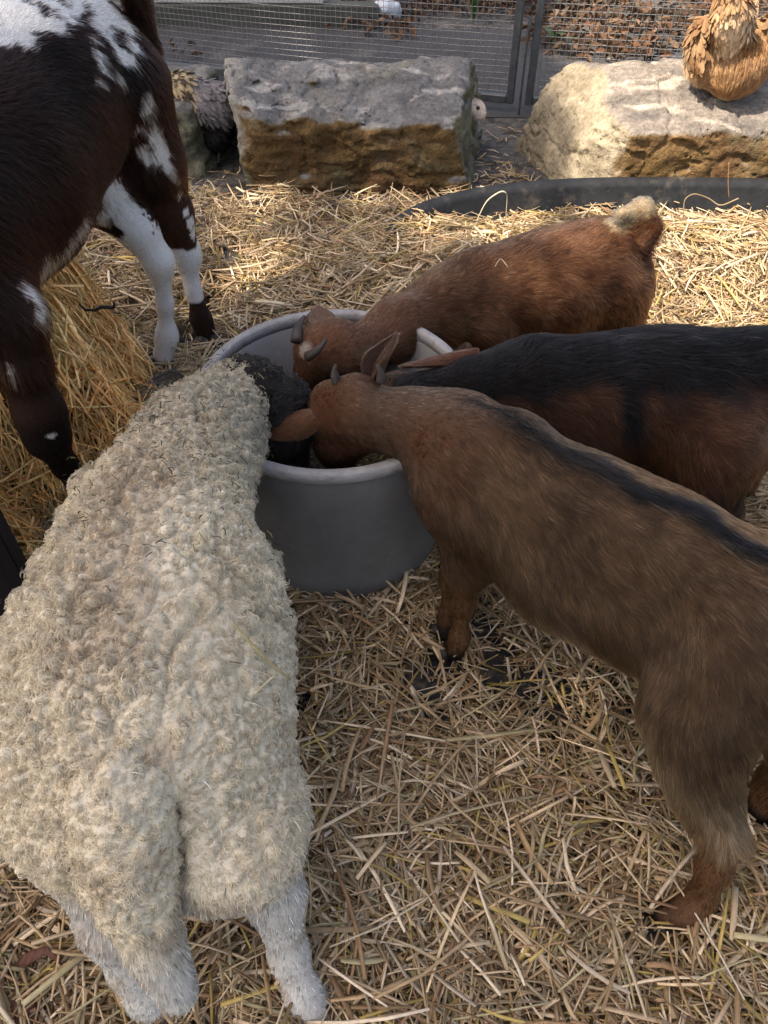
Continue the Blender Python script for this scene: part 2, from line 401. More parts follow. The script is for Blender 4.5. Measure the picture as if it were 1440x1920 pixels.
# sheep
SH = [P(432, 680, .565), P(352, 738, .585), P(262, 855, .62), P(242, 980, .645), P(215, 1100, .65), P(205, 1185, .65)]
def sheep_body():
    b = Body(); s = side_of(SH[2], SH[5]); c = drop(SH, [.085, .115, .165, .19, .20, .205])
    b.limb(c[2:], [.130, .158, .174, .172], .06, .98, s)
    b.limb(c[:3], [.060, .086, .126], .06, 1.0, s)
    b.ball(c[5]+A(0, -.05, -.03), (.165, .14, .155), .06)
    b.limb([c[5]+A(.05, -.02, -.05), P(455, 1520, .37), P(515, 1680, .245)], [.106, .064, .036], .05)
    b.ball(P(400, 1590, .37), (.10, .075, .075), .05)
    b.limb([P(515, 1680, .245), P(542, 1790, .125), P(568, 1862, .065), P(585, 1885, .04)], [.036, .024, .023, .028], .025)
    b.limb([c[5]+A(-.085, -.02, -.05), P(160, 1510, .38), P(216, 1725, .235)], [.105, .074, .042], .05)
    b.limb([P(212, 1730, .23), P(248, 1812, .125), P(275, 1865, .065), P(292, 1882, .04)], [.042, .029, .027, .031], .025)
    for sx in (-1, 1):
        q = c[2]+A(.09*sx, -.02, -.1); b.limb([q, A(q[0], q[1], .3), A(q[0], q[1], .16), A(q[0], q[1]+.01, .05)], [.085, .06, .033, .032], .04)
    for q in (P(322, 1500, .505), P(326, 1560, .465), P(332, 1620, .425), P(340, 1680, .375)): b.ball(q, .011, .04, cut=True)
    b.limb([x+A(0, -.012, 0) for x in (P(232, 1470, .545), P(255, 1610, .45), P(290, 1745, .335), P(338, 1842, .24))], [.050, .042, .034, .024], .010)
    return b
def sheep_head():
    b = Body()
    b.limb([P(465, 742, .475), P(505, 765, .445), P(528, 825, .375), P(538, 855, .34)], [.072, .07, .05, .04], .03)
    return b
def calf_body():
    b = Body()
    sp = [A(-.735, 2.04, .80), A(-.78, 1.86, .765), A(-.82, 1.62, .72), A(-.87, 1.40, .71), A(-.90, 1.25, .72)]
    b.limb(sp, [.165, .19, .205, .20, .17], .06, .92, A(.955, -.3, 0))
    b.limb([sp[4], A(-.95, 1.08, .80), A(-.98, .98, .82)], [.16, .12, .11], .06)
    # left hind leg (right-hand one in view) and right hind leg
    b.limb([A(-.665, 2.04, .74), PY(268, 300, 2.05), PY(318, 400, 2.07), PY(350, 478, 2.075), PY(362, 545, 2.06), PY(377, 598, 2.04), PY(388, 630, 2.02)], [.145, .098, .060, .036, .019, .027, .029], .035)
    b.limb([A(-.77, 1.97, .72), A(-.745, 1.93, .56), PY(258, 430, 1.93), PY(297, 490, 1.925), PY(310, 570, 1.92), PY(313, 630, 1.91), PY(306, 668, 1.89)], [.14, .084, .047, .037, .018, .027, .029], .035)
    # left foreleg, lifted and bent at the knee, and the other one
    b.limb([A(-.80, 1.36, .66), PY(15, 590, 1.30), PY(40, 680, 1.27), PY(75, 775, 1.25), PY(88, 818, 1.25), PY(122, 872, 1.29), PY(160, 930, 1.33)], [.115, .062, .046, .048, .043, .025, .03], .03)
    b.limb([A(-.96, 1.32, .66), A(-.98, 1.30, .45), A(-.98, 1.29, .26), A(-.98, 1.29, .05)], [.12, .06, .045, .035], .04)
    return b
# ------------------------------------------------------------------ the setting: ground, bedding, rocks, fence, yard beyond
M_GROUND = material('yard_soil', (.135, .13, .125), .9, var=.6, vscale=26, bump=1.0, bscale=60, bdist=.03, dark=((.055, .048, .042), 14, .48, .62))
M_PATH = material('asphalt', (.056, .057, .060), .85, var=.35, vscale=30, bump=.5, bscale=220, bdist=.006, dark=((.038, .035, .032), 7, .5, .7))
M_MAT = material('rubber', (.030, .032, .036), .7, var=.4, vscale=30, bump=.25, bscale=150, dark=((.12, .10, .075), 45, .5, .7))
def grid(x0, x1, y0, y1, h):
    xs = np.arange(x0, x1+h, h); ys = np.arange(y0, y1+h, h); X, Y = np.meshgrid(xs, ys); n, m = X.shape
    i = np.arange(n*m).reshape(n, m); return X.ravel(), Y.ravel(), np.stack([i[:-1, :-1], i[:-1, 1:], i[1:, 1:], i[1:, :-1]], -1).reshape(-1, 4)
V = [[-200, -200, 0], [200, -200, 0], [200, 200, 0], [-200, 200, 0]]
tag(mesh('ground', V, [[0, 1, 2, 3]], M_GROUND), kind='structure')
tag(mesh('path', [[-9, 4.35, .004], [9, 3.75, .004], [9, 5.0, .004], [-9, 6.2, .004]], [[0, 1, 2, 3]], M_PATH), kind='structure')
mb = MB(); mb.box((.25, 1.3, .006), (3.0, 3.2, .012), bev=.003)
tag(mb.build('rubber_floor', M_MAT), kind='structure')

BARE = [(P(790, 1295, 0), .05), (P(815, 1355, 0), .03), (P(925, 1265, 0), .042), (P(985, 1290, 0), .03), (P(430, 492, 0), .10), (P(415, 545, 0), .06), (P(398, 590, 0), .05), (P(1325, 915, 0), .07), (P(570, 1330, 0), .03), (P(905, 1195, 0), .04), (A(-.62, 2.05, 0), .06), (A(.55, .62, 0), .03)]
def bare(x, y):
    p = np.stack([x, y, 0*x], 1); w = .75*noise(p, 26, 31)+.7*noise(p, 75, 32); b = np.zeros(len(x))
    for c, r in BARE: b = np.maximum(b, 1-np.hypot(x-c[0], y-c[1])/(r*.95)*(1+.5*w))
    return np.clip(b*1.6, 0, 1)
def heap(x, y):      # the hay beside the calf
    p = np.stack([x, y, 0*x], 1); w = 1+.14*noise(p, 6, 51)
    d = np.hypot((x+1.10)/.50, (y-1.62)/.50)*w; d2 = np.hypot((x+1.08)/.33, (y-1.12)/.36)*w
    return np.maximum(.46*sstep(1.0, .45, d), .25*sstep(1.0, .35, d2))
def bed(x, y):
    p = np.stack([x, y, 0*x], 1)
    z = .030+.014*noise(p, 5, 41)+.007*noise(p, 17, 42)
    z = z+.055*sstep(2.1, 2.40, y)*(1-.9*sstep(2.55, 2.80, y)*sstep(.1, .4, x))*sstep(-.3, .35, x)*(1+.4*noise(p, 4, 44))+.03*sstep(2.6, 3.0, y)*sstep(.1, -.2, x)
    z = z-.055*bare(x, y)-.022*sstep(.36, .29, np.hypot(x+.105, y-1.287))
    return z
def bedmask(x, y):
    p = np.stack([x, y, 0*x], 1)
    return sstep(3.06, 2.9, y+.10*noise(p, 7, 45)+.25*np.exp(-((x-.55)/.14)**2)*0)*sstep(-1.6, -1.3, x)
def straw(fn, xy, Lr, wr, pal, tilt=.10, zr=.03, curl=.12, seed=0, along=0, flat=(.18, .6)):
    """bent hollow-looking stems lying on the surface fn; returns V, F, C"""
    n = len(xy); x, y = xy[:, 0], xy[:, 1]; e = .012
    z = fn(x, y); gx = (fn(x+e, y)-z)/e; gy = (fn(x, y+e)-z)/e
    az = RNG.uniform(0, 2*pi, n)
    if along:
        ga = np.arctan2(gy, gx)+RNG.normal(0, .55, n); m = RNG.random(n) < along*np.clip(np.hypot(gx, gy), 0, 1); az = np.where(m, ga, az)
    d = np.stack([np.cos(az), np.sin(az), np.clip(gx*np.cos(az)+gy*np.sin(az), -2.5, 2.5)+RNG.normal(0, tilt, n)], 1); d = unit(d)
    L = Lr(n); w = wr(n); up = np.tile(A(0, 0, 1), (n, 1)); s = unit(np.cross(d, up)); u = np.cross(s, d)
    rl = RNG.uniform(-.9, .9, n); s, u = s*np.cos(rl)[:, None]+u*np.sin(rl)[:, None], u*np.cos(rl)[:, None]-s*np.sin(rl)[:, None]
    c = np.stack([x, y, z+RNG.random(n)**1.5*zr+.002], 1)
    bd = RNG.normal(0, curl, n)*L; bs = RNG.normal(0, curl, n)*L
    kink = RNG.random(n) < .10; bd = np.where(kink, bd*2.2, bd)
    K = 4; rings = []; fl = RNG.uniform(*flat, n)
    for k in range(K):
        t = k/(K-1); q = 4*t*(1-t)*np.where(kink, 1.0, 1.0)
        pc = c+d*((t-.5)*L)[:, None]+u*(bd*(q-.5))[:, None]*.5+s*(bs*(q-.5))[:, None]
        ww = (w*(1 if 0 < k < K-1 else RNG.uniform(.55, 1, n)))/2
        for a in range(4):
            an = a*pi/2+pi/4
            rings.append(pc+s*(ww*cos(an)*1.41)[:, None]+u*(ww*fl*sin(an)*1.41)[:, None])
    V = np.stack(rings, 1).reshape(-1, 3); o = np.arange(n)[:, None]*(K*4)
    Fs = []
    for k in range(K-1):
        for a in range(4): Fs.append(np.stack([o[:, 0]+k*4+a, o[:, 0]+k*4+(a+1) % 4, o[:, 0]+(k+1)*4+(a+1) % 4, o[:, 0]+(k+1)*4+a], 1))
    Fs.append(o+np.array([3, 2, 1, 0])); Fs.append(o+(K-1)*4+np.array([0, 1, 2, 3]))
    pal = np.array(pal); ci = RNG.integers(0, len(pal), n); C = pal[ci]*RNG.uniform(.6, 1.2, n)[:, None]
    return V, np.concatenate(Fs), np.repeat(C, K*4, axis=0)
def join(parts):
    V, F, C, n = [], [], [], 0
    for v, f, c in parts: V.append(v); F.append(f+n); C.append(c); n += len(v)
    return np.concatenate(V), np.concatenate(F), np.concatenate(C)
def scatter(n, x0, x1, y0, y1, keep):
    out = []; tot = 0
    while tot < n:
        q = np.stack([RNG.uniform(x0, x1, n), RNG.uniform(y0, y1, n)], 1); q = q[RNG.random(n) < keep(q[:, 0], q[:, 1])]; out.append(q); tot += len(q)
    return np.concatenate(out)[:n]
STRAW = [tuple(1.2*(np.array(c)*.85+.15*np.mean(c)*np.array([1.08, 1, .92]))*np.array([1.09, 1, .92])) for c in [(.46, .36, .22), (.52, .42, .27), (.40, .31, .18), (.60, .51, .36), (.36, .26, .14), (.30, .215, .12), (.48, .42, .28), (.42, .40, .24), (.66, .60, .48), (.72, .64, .47), (.60, .50, .32), (.34, .22, .12), (.44, .33, .19), (.42, .34, .10)]]
HAY = [tuple(3.1*np.array(c)*np.array([1.08, .95, .9])) for c in [(.36, .23, .09), (.40, .27, .11), (.28, .24, .10), (.45, .34, .16), (.30, .20, .08), (.36, .32, .15), (.24, .17, .07), (.50, .41, .22)]]
M_STRAW = material('straw', attr=True, rough=.55, spec=.25, trans=.18, var=.22, vscale=60)
# visible part of the pen floor: a wedge in front of the camera
def wedge(x, y): return (np.abs(x) < .22+.60*(y+.35))
X, Y, Fq = grid(-1.7, 1.9, -.15, 3.25, .012)
Zb = bed(X, Y)-.012; mk = bedmask(X, Y); Zb = np.where(mk > .02, Zb*np.clip(mk*2, 0, 1)-.02*(1-np.clip(mk*2, 0, 1)), -.03)
pp = np.stack([X, Y, 0*X], 1); f1 = .5+.5*fbm(pp, 40, 3, 61); f2 = .5+.5*noise(pp, 150, 62)
cb = mix((.085, .06, .035), (.25, .185, .11), f1*.7+f2*.3)  # chaff sheet coloured darker to deepen the shadows between the stems
Zb = Zb+.004*f2
parts = [(np.stack([X, Y, Zb], 1), Fq, cb)]
FEET = [(P(1240, 1725, .05), .045), (P(838, 1225, .03), .03), (P(300, 690, .03), .05), (P(395, 645, .03), .05), (P(1425, 1520, .04), .03), (P(590, 1890, .03), .03)]
def clear(x, y):
    k = 1.0
    for c, r in FEET: k = k*sstep(r*.6, r*1.2, np.hypot(x-c[0], y-c[1]))
    return .06+.94*k
keep = lambda x, y: clear(x, y)*wedge(x, y)*bedmask(x, y)*np.clip(1-1.2*bare(x, y), .16, 1)*(.35+.65*sstep(-.55, .1, noise(np.stack([x, y, 0*x], 1), 5, 71)))
near = lambda x, y: keep(x, y)*np.clip(1.5-.35*y, .5, 1)
ln = lambda m, s, lo, hi: (lambda n: np.clip(np.exp(RNG.normal(math.log(m), s, n)), lo, hi))
NS = FUR
parts.append(straw(bed, scatter(int(30000*NS), -1.6, 1.8, -.1, 3.1, keep), ln(.024, .5, .008, .05), ln(.0030, .35, .001, .005), STRAW, .35, .022, .1))
parts.append(straw(bed, scatter(int(64000*NS), -1.6, 1.8, -.1, 3.1, near), ln(.072, .45, .02, .17), ln(.0033, .42, .0012, .008), STRAW, .17, .038, .045))
parts.append(straw(bed, scatter(int(11000*NS), -1.6, 1.8, -.1, 3.1, keep), ln(.125, .35, .05, .24), ln(.0044, .38, .0018, .009), STRAW, .12, .055, .035))
flat0 = lambda x, y: .006+0*x
gapk = lambda x, y: np.exp(-((x-.50)/.10)**2-((y-3.28)/.10)**2)+.10*(y > 2.95)*(y < 3.9)
parts.append(straw(flat0, scatter(650, -1.2, 1.0, 2.9, 4.0, gapk), ln(.045, .5, .015, .12), ln(.0034, .38, .0014, .006), STRAW, .16, .02, .06))
V, Fc, C = join(parts)
tag(mesh('straw_bedding', V, Fc, M_STRAW, col=C, smooth=True), 'loose pale straw strewn over the whole pen floor', 'straw bedding', kind='stuff')
# hay heap
X, Y, Fq = grid(-1.75, -.45, .75, 2.2, .02); Zh = heap(X, Y)-.015; ok = Zh > .0
sel = ok[Fq].any(1); f1 = .5+.5*fbm(np.stack([X, Y, Zh], 1), 25, 3, 63)
parts = [(np.stack([X, Y, Zh], 1), Fq[sel], mix((.07, .05, .02), (.20, .15, .06), f1))]
hk = lambda x, y: (heap(x, y) > .035)*1.0
parts.append(straw(heap, scatter(int(11000*NS), -1.7, -.5, .8, 2.15, hk), ln(.14, .4, .05, .28), ln(.0034, .4, .0014, .007), HAY, .45, .10, .14, along=.45))
parts.append(straw(heap, scatter(int(5000*NS), -1.7, -.5, .8, 2.15, hk), ln(.05, .4, .02, .1), ln(.0024, .35, .0012, .005), HAY, .4, .05, .16, along=.6))
V, Fc, C = join(parts)
tag(mesh('hay_heap', V, Fc, M_STRAW, col=C), 'tall heap of golden green hay under the calf', 'hay', kind='stuff')

# boulders
M_ROCK = material('stone', attr=True, rough=.85, spec=.2, bump=1.0, bscale=90, bdist=.010, var=.45, vscale=55)
def boulder(planes, lo, hi, h, seed, colour, rough=.022, strat=.012):
    n = np.ceil((np.array(hi)-lo)/h).astype(int)+1; I = np.indices(n).reshape(3, -1).T; p = np.array(lo)+I*h
    D = np.full(len(p), -9.0)
    for c, nn in planes:
        d = (p-np.asarray(c))@unit(A(*nn)); k = .025; hh = np.maximum(k-np.abs(D-d), 0)/k; D = np.maximum(D, d)+hh*hh*k*.25
    m = np.abs(D) < .12; q = p[m]
    warp = q+.03*np.stack([noise(q, 9, seed+5), noise(q, 9, seed+6), noise(q, 9, seed+7)], 1)
    ridg = 1-np.abs(fbm(warp*A(1, 1, 2.6), 7, 4, seed))*2
    D[m] += rough*1.5*fbm(warp, 5, 4, seed+9)+strat*(ridg-.6)+.004*fbm(q*A(1, 1, 2), 40, 3, seed+3)+.010*np.abs(fbm(warp*A(1, 1, 5.5), 4.5, 3, seed+21))*2+.010*np.floor(2.2*fbm(warp*A(1, 1, 1.6), 5, 2, seed+31)+.5)*.5
    ck = np.minimum(np.abs(fbm(warp*A(1, 1, 1.3), 4.2, 3, seed+41)), np.abs(fbm(warp*A(1, 1, 2.2), 6.5, 3, seed+43))*1.3); D[m] += .014*sstep(.05, .0, ck)
    V, Q = surfnet(D.reshape(n).astype(np.float32), np.array(lo, float), h); V = relax(V, Q, 1, .3); N = normals(V, Q)
    Ns = N
    for _ in range(6):
        e = np.concatenate([Q[:, [0, 1]], Q[:, [1, 2]], Q[:, [2, 3]], Q[:, [3, 0]]]); Ns = unit(Ns+np.stack([np.bincount(e[:, 0], Ns[e[:, 1], a], len(V))+np.bincount(e[:, 1], Ns[e[:, 0], a], len(V)) for a in range(3)], 1))
    return V, Q, colour(V, Ns)
def slate(V, f, light=.5):
    w = V+.05*np.stack([noise(V, 6, 1), noise(V, 6, 2), noise(V, 6, 3)], 1)
    g = fbm(w*A(1, 2.2, 4), 6, 5, 81); c = mix((.11, .11, .112), (.24, .235, .225), .5+.9*g)
    c = mix(c, (.55, .53, .49), light*sstep(.10, .4, fbm(w*A(.8, 2.6, 4), 8, 4, 82)))
    return mix(c, (.20, .18, .13), .4*sstep(.1, .5, fbm(V, 4, 3, 83)))
def ochre(V):
    w = V+.04*np.stack([noise(V, 7, 4), noise(V, 7, 5), noise(V, 7, 6)], 1)
    c = mix((.095, .058, .022), (.19, .12, .055), .5+.9*fbm(w*A(1, 1, 2.2), 5, 5, 84))
    c = mix(c, (.11, .06, .03), .85*sstep(.05, .4, fbm(w*A(1, 1, .7), 4.5, 4, 85)))
    return mix(c, (.14, .13, .075), .6*sstep(.12, .4, fbm(w, 5, 3, 86)))
def moss(V): return mix((.085, .085, .055), (.19, .185, .13), .5+.8*fbm(V, 9, 4, 87))
def colA(V, N):
    e = .12*fbm(V, 14, 3, 88)
    top = sstep(.35, .6, N[:, 2]+e); c = mix(moss(V), slate(V, top), top)
    fr = sstep(.5, .7, -N[:, 1]+e)*(1-top); c = mix(c, ochre(V), fr)
    c = mix(c, (.30, .29, .26), .9*sstep(-.53, -.60, V[:, 0]+.5*e)*sstep(.15, .2, V[:, 2]))
    return c
def colB(V, N):
    e = .12*fbm(V, 14, 3, 89); top = sstep(.30, .55, N[:, 2]+e)
    c = mix(ochre(V)*1.15, slate(V, top)*A(1.12, 1.02, .92), top); lf = sstep(.35, .6, -N[:, 0]+e)
    c = mix(c, mix((.20, .17, .12), (.38, .33, .24), .5+.8*fbm(V, 12, 4, 90)), lf)  # left face coloured paler, standing in for sunlight on it
    return c
def colC(V, N): return mix(moss(V), slate(V, 1)*.9, sstep(.5, .7, N[:, 2]+.1*fbm(V, 9, 3, 91)))
V, Q, C = boulder([((0, 3.13, .05), (.03, -1, -.06)), ((-.1, 3.1, .30), (.05, -.24, 1)), ((-.1, 3.55, .385), (0, .3, 1)), ((0, 3.72, 0), (0, 1, .1)), ((.345, 3.2, .1), (1, -.20, .20)), ((-.60, 3.3, .15), (-1, -.15, -.05)), ((-.56, 3.15, .24), (-1, -.9, .45)), ((0, 0, -.05), (0, 0, -1)), ((-.5, 3.15, .02), (-.7, -1, -.6)), ((.31, 3.12, .2), (.8, -1, .7))],
    (-.85, 2.95, -.08), (.55, 3.9, .55), .009, 100, colA)
tag(mesh('boulder', V, Q, M_ROCK, col=C), 'flat topped slate boulder with ochre front, standing clear of the trough', 'boulder', 'boulders along the fence')
V, Q, C = boulder([((1, 2.98, .05), (-.05, -1, .02)), ((1.2, 3.0, .325), (-.05, -.22, 1)), ((1.2, 3.5, .40), (0, .25, 1)), ((1, 3.66, 0), (0, 1, .1)), ((.80, 3.1, .12), (-1, -.35, .22)), ((.87, 3.0, .3), (-1, -.25, .9)), ((2.1, 3.2, .2), (1, 0, 0)), ((0, 0, -.05), (0, 0, -1)), ((.85, 3.02, .1), (-.9, -.8, .15)), ((1.7, 3.3, .4), (.5, 0, 1))],
    (.4, 2.8, -.08), (2.25, 3.85, .55), .010, 200, colB, .013, .008)
tag(mesh('boulder', V, Q, M_ROCK, col=C), 'long pale boulder behind the black trough with a hen on top', 'boulder', 'boulders along the fence')
V, Q, C = boulder([((-1.1, 3.3, .05), (.1, -1, .15)), ((-1.1, 3.4, .30), (.1, -.2, 1)), ((-.77, 3.35, .05), (1, -.3, .22)), ((-1.7, 3.3, .1), (-1, 0, .1)), ((-1, 3.75, 0), (0, 1, .1)), ((0, 0, -.05), (0, 0, -1)), ((-.85, 3.3, .27), (1, -.5, .9))],
    (-1.9, 3.1, -.08), (-.55, 3.95, .5), .0135, 300, colC)
tag(mesh('boulder', V, Q, M_ROCK, col=C), 'mossy green boulder partly hidden behind the calf', 'boulder', 'boulders along the fence')

# black trough half buried in straw in front of the pale boulder
M_TROUGH = material('black_plastic', (.02, .022, .024), .42, var=.4, vscale=25, bump=.25, bscale=60, dark=((.09, .08, .065), 14, .55, .75))
def oval(a, b, z, n=72, flat=2.6):
    th = np.arange(n)*2*pi/n; c, s = np.cos(th), np.sin(th)
    return np.stack([a*np.sign(c)*np.abs(c)**(2/flat), b*np.sign(s)*np.abs(s)**(2/flat), np.full(n, z)], 1)
def loops(rs):
    n = len(rs[0]); F = []
    for i in range(len(rs)-1):
        for j in range(n): F.append([i*n+j, i*n+(j+1) % n, (i+1)*n+(j+1) % n, (i+1)*n+j])
    return np.concatenate(rs), F
rs = [oval(.3, .1, .008), oval(1.02, .29, .01), oval(1.06, .32, .03), oval(1.13, .36, .135), oval(1.16, .385, .145), oval(1.165, .39, .152), oval(1.155, .385, .158), oval(1.125, .355, .152), oval(1.11, .345, .142), oval(1.04, .305, .035), oval(1.0, .28, .022), oval(.3, .1, .02)]
V, Fq = loops(rs); n = 72; Fq += [list(range(n))[::-1], [11*n+j for j in range(n)]]
ta = radians(16); V = V @ np.array([[1, 0, 0], [0, cos(ta), sin(ta)], [0, -sin(ta), cos(ta)]])
rz = radians(-1.5); V = V @ np.array([[cos(rz), sin(rz), 0], [-sin(rz), cos(rz), 0], [0, 0, 1]])
V = V+A(1.16, 2.57, -.078)
tag(mesh('trough', V, Fq, M_TROUGH), 'long black plastic trough half buried in straw before the pale boulder', 'trough')

# grey feed tub with a rolled rim
M_TUB = material('grey_plastic', (.165, .167, .17), .48, var=.18, vscale=14, bump=.15, bscale=160, dark=((.23, .21, .18), 30, .60, .74))
M_RIM = material('worn_rim', (.30, .30, .305), .5, var=.3, vscale=18, bump=.3, bscale=90, dark=((.16, .14, .12), 26, .58, .75))
TUB = A(-.105, 1.287, .012); t = tag(empty('feed_tub', TUB), 'round grey plastic tub the goats and sheep are eating from', 'feed tub')
def lathe(prof, n=96):
    th = np.arange(n)*2*pi/n
    return loops([np.stack([r*np.cos(th), r*np.sin(th), np.full(n, z)], 1)+TUB for r, z in prof])
V, Fq = lathe([(.01, 0), (.232, 0), (.246, .006), (.250, .02), (.255, .13), (.2565, .135), (.261, .262), (.2625, .266), (.266, .385), (.266, .392), (.258, .392), (.250, .1), (.243, .02), (.01, .015)])
mesh('tub_wall', V, Fq, M_TUB, t)
V, Fq = lathe([(.267, .391), (.277, .390), (.2805, .394), (.282, .404), (.2805, .413), (.277, .4165), (.264, .4165), (.2600, .413), (.2585, .394), (.262, .3925)]); Fq += [[9*96+j, 9*96+(j+1) % 96, (j+1) % 96, j] for j in range(96)]
mesh('rim', V, Fq, M_RIM, t)
def feedz(x, y): p = np.stack([x, y, 0*x], 1); return .285+.03*noise(p, 9, 95)+.01*noise(p, 30, 96)
X, Y, Fq = grid(-.36, .15, 1.03, 1.545, .008); r = np.hypot(X-TUB[0], Y-TUB[1]); Fq = Fq[(r < .252)[Fq].all(1)]
fd = [(np.stack([X, Y, feedz(X, Y)-.006], 1), Fq, np.tile(A(.07, .055, .03), (len(X), 1)))]
ink = lambda x, y: (np.hypot(x-TUB[0], y-TUB[1]) < .245)*1.0
fd.append(straw(feedz, scatter(5000, -.36, .15, 1.03, 1.54, ink), ln(.016, .5, .006, .04), ln(.002, .35, .001, .004), [(.20, .17, .09), (.16, .15, .07), (.27, .23, .13), (.12, .09, .05), (.34, .31, .2)], .4, .016, .1))
V, Fc, C = join(fd); tag(mesh('chopped_feed', V, Fc, M_STRAW, col=C), 'chopped dry feed lying in the grey tub', 'feed', kind='stuff')

# fence of welded mesh panels, gate in the middle
M_STEEL = material('galvanised_steel', (.10, .11, .12), .5, metal=.6, var=.35, vscale=30, bump=.15, bscale=120)
M_WIRE = material('wire', (.22, .225, .23), .45, metal=.35, var=.3, vscale=40)
def panel(label, a, b, frame, cell=.0265, hgt=1.15, z0=.045, sag=.004, name='mesh_fence', cat='fence panel'):
    a = A(a[0], a[1], 0); b = A(b[0], b[1], 0); L = np.linalg.norm(b-a); d = (b-a)/L; nrm = A(-d[1], d[0], 0); R = np.stack([d, nrm, A(0, 0, 1)], 1)
    t = tag(empty(name, a), label, cat, 'mesh panels of the pen fence'); m = MB(); fw = .036
    if frame:
        f = MB()
        for s in (fw/2, L-fw/2): f.box(a+d*s+A(0, 0, z0+hgt/2), (fw, fw, hgt), R, .004)
        for z in (z0+fw/2, z0+hgt-fw/2): f.box(a+d*L/2+A(0, 0, z), (L-2*fw-.001, fw*.94, fw), R, .004)
        f.build('frame', M_STEEL, t)
    nx = int(L/cell); nz = int(hgt/cell)
    for i in range(1, nx):
        s = i*L/nx; p = [a+d*(s+random.gauss(0, .0008))+A(0, 0, z0+.02+(hgt-.04)*q)+nrm*(.004*sin(3*q+s*5)) for q in (0, .33, .66, 1)]; m.tube(p, .00115, 4, cap=False)
    for j in range(1, nz):
        z = z0+j*hgt/nz; p = [a+d*(.02+(L-.04)*q)+A(0, 0, z-sag*4*q*(1-q)+random.gauss(0, .0012))+nrm*(.0026+.004*sin(3*j/nz+q*L*5)) for q in np.linspace(0, 1, 9)]; m.tube(p, .0013, 4, cap=False)
    m.build('wire_mesh', M_WIRE, t); return t
panel('bare wire mesh panel behind the calf and mossy boulder', (-3.0, 5.16), (-1.27, 4.655), False, sag=.02)
panel('framed mesh gate behind the flat slate boulder', (-1.24, 4.645), (.640, 4.10), True, name='gate', cat='gate', sag=.012)
g2 = panel('framed mesh panel behind the buff hen and pale boulder', (.695, 4.09), (2.7, 3.80), True)
f = MB(); f.tube([(.668, 4.07, 0), (.668, 4.07, .42)], .006, 8); f.tube([(.668, 4.07, .42), (.668, 4.045, .43), (.668, 4.04, .38)], .006, 8); f.build('drop_bolt', M_STEEL, g2)
for lab, x, y, h in (('dark steel post standing by the white sack', .12, 5.92, 1.2),):
    f = MB(); f.box((x, y, h/2), (.04, .04, h), bev=.004); f.box((x, y, h+.004), (.046, .046, .008), bev=.002); tag(f.build('fence_post', M_STEEL), lab, 'post')

# yard beyond the fence: leaf litter, timber edging, bench, sack, grass
LEAFC = [tuple(.55*np.array(c)) for c in [(.22, .105, .05), (.30, .17, .09), (.16, .085, .05), (.36, .22, .13), (.12, .07, .045), (.26, .13, .075), (.20, .14, .09), (.10, .08, .06)]]
M_LEAF = material('dead_leaf', attr=True, rough=.75, trans=.15, var=.3, vscale=60)
def leaves(pos, size, pal, up=.55, seed=0, fold=.25):
    n = len(pos); az = RNG.uniform(0, 2*pi, n); nn = unit(np.stack([RNG.normal(0, up, n), RNG.normal(0, up, n), np.ones(n)], 1))
    d = np.stack([np.cos(az), np.sin(az), np.zeros(n)], 1); d = unit(d-nn*(d*nn).sum(1, keepdims=True)); s = np.cross(nn, d); L = size*RNG.uniform(.6, 1.3, n)
    pr = [(-.5, 0, 0), (-.2, .26, fold), (-.2, -.26, fold), (-.18, 0, 0), (.2, .24, fold), (.2, -.24, fold), (.2, 0, 0), (.55, 0, .12)]
    V = np.stack([pos+(d*a+s*b+nn*(c*.4))*L[:, None] for a, b, c in pr], 1).reshape(-1, 3); o = np.arange(n)[:, None]*8
    F = np.concatenate([o+np.array(q) for q in ((0, 3, 1, 1), (0, 2, 3, 3), (3, 6, 4, 1), (2, 5, 6, 3), (6, 7, 4, 4), (5, 7, 6, 6))])
    F = [[*dict.fromkeys(r)] for r in F.tolist()]
    C = np.repeat(np.array(pal)[RNG.integers(0, len(pal), n)]*RNG.uniform(.6, 1.3, n)[:, None], 8, axis=0); return V, F, C
lk = lambda x, y: sstep(-.25, .35, noise(np.stack([x, y, 0*x], 1), 1.6, 97)+.9*sstep(4.95, 5.4, y+.16*x*(x > 0)-.25*(x < 0))*(.25+.75*sstep(.2, .9, x)) - .45)
q = scatter(3600, -2.5, 3.6, 4.75, 6.9, lk); q3 = np.column_stack([q, .012+RNG.random(len(q))*.05])
V, Fq, C = leaves(q3, .062, LEAFC, .8, fold=.5)
tag(mesh('leaf_litter', V, Fq, M_LEAF, col=C, smooth=False), 'brown dead leaves lying beyond the fence', 'leaf litter', kind='stuff')
M_TIMBER = material('weathered_timber', (.085, .09, .08), .85, var=.45, vscale=6, bump=.5, bscale=30, stretch=(.15, 1, 1), dark=((.045, .055, .035), 3, .5, .7))
R3 = np.array([[cos(-.02), -sin(-.02), 0], [sin(-.02), cos(-.02), 0], [0, 0, 1]])
f = MB(); f.box((-1.45, 5.70, .055), (2.84, .12, .13), R3, .008)
tag(f.build('timber_edging', M_TIMBER), 'low weathered grey timber edging behind the fence', 'edging')
M_BENCH = material('pale_board', (.52, .52, .51), .6, var=.15, vscale=5, bump=.1, bscale=60, stretch=(.2, 1, 1))
f = MB(); f.box((-.91, 5.80, .152), (1.06, .30, .056), R3, .006)
tag(f.build('pale_board', M_BENCH), 'pale grey board lying on the timber edging at the picture top', 'board')
M_SACK = material('white_sack', (.55, .60, .66), .5, var=.25, vscale=9, bump=.5, bscale=14, bdist=.03)
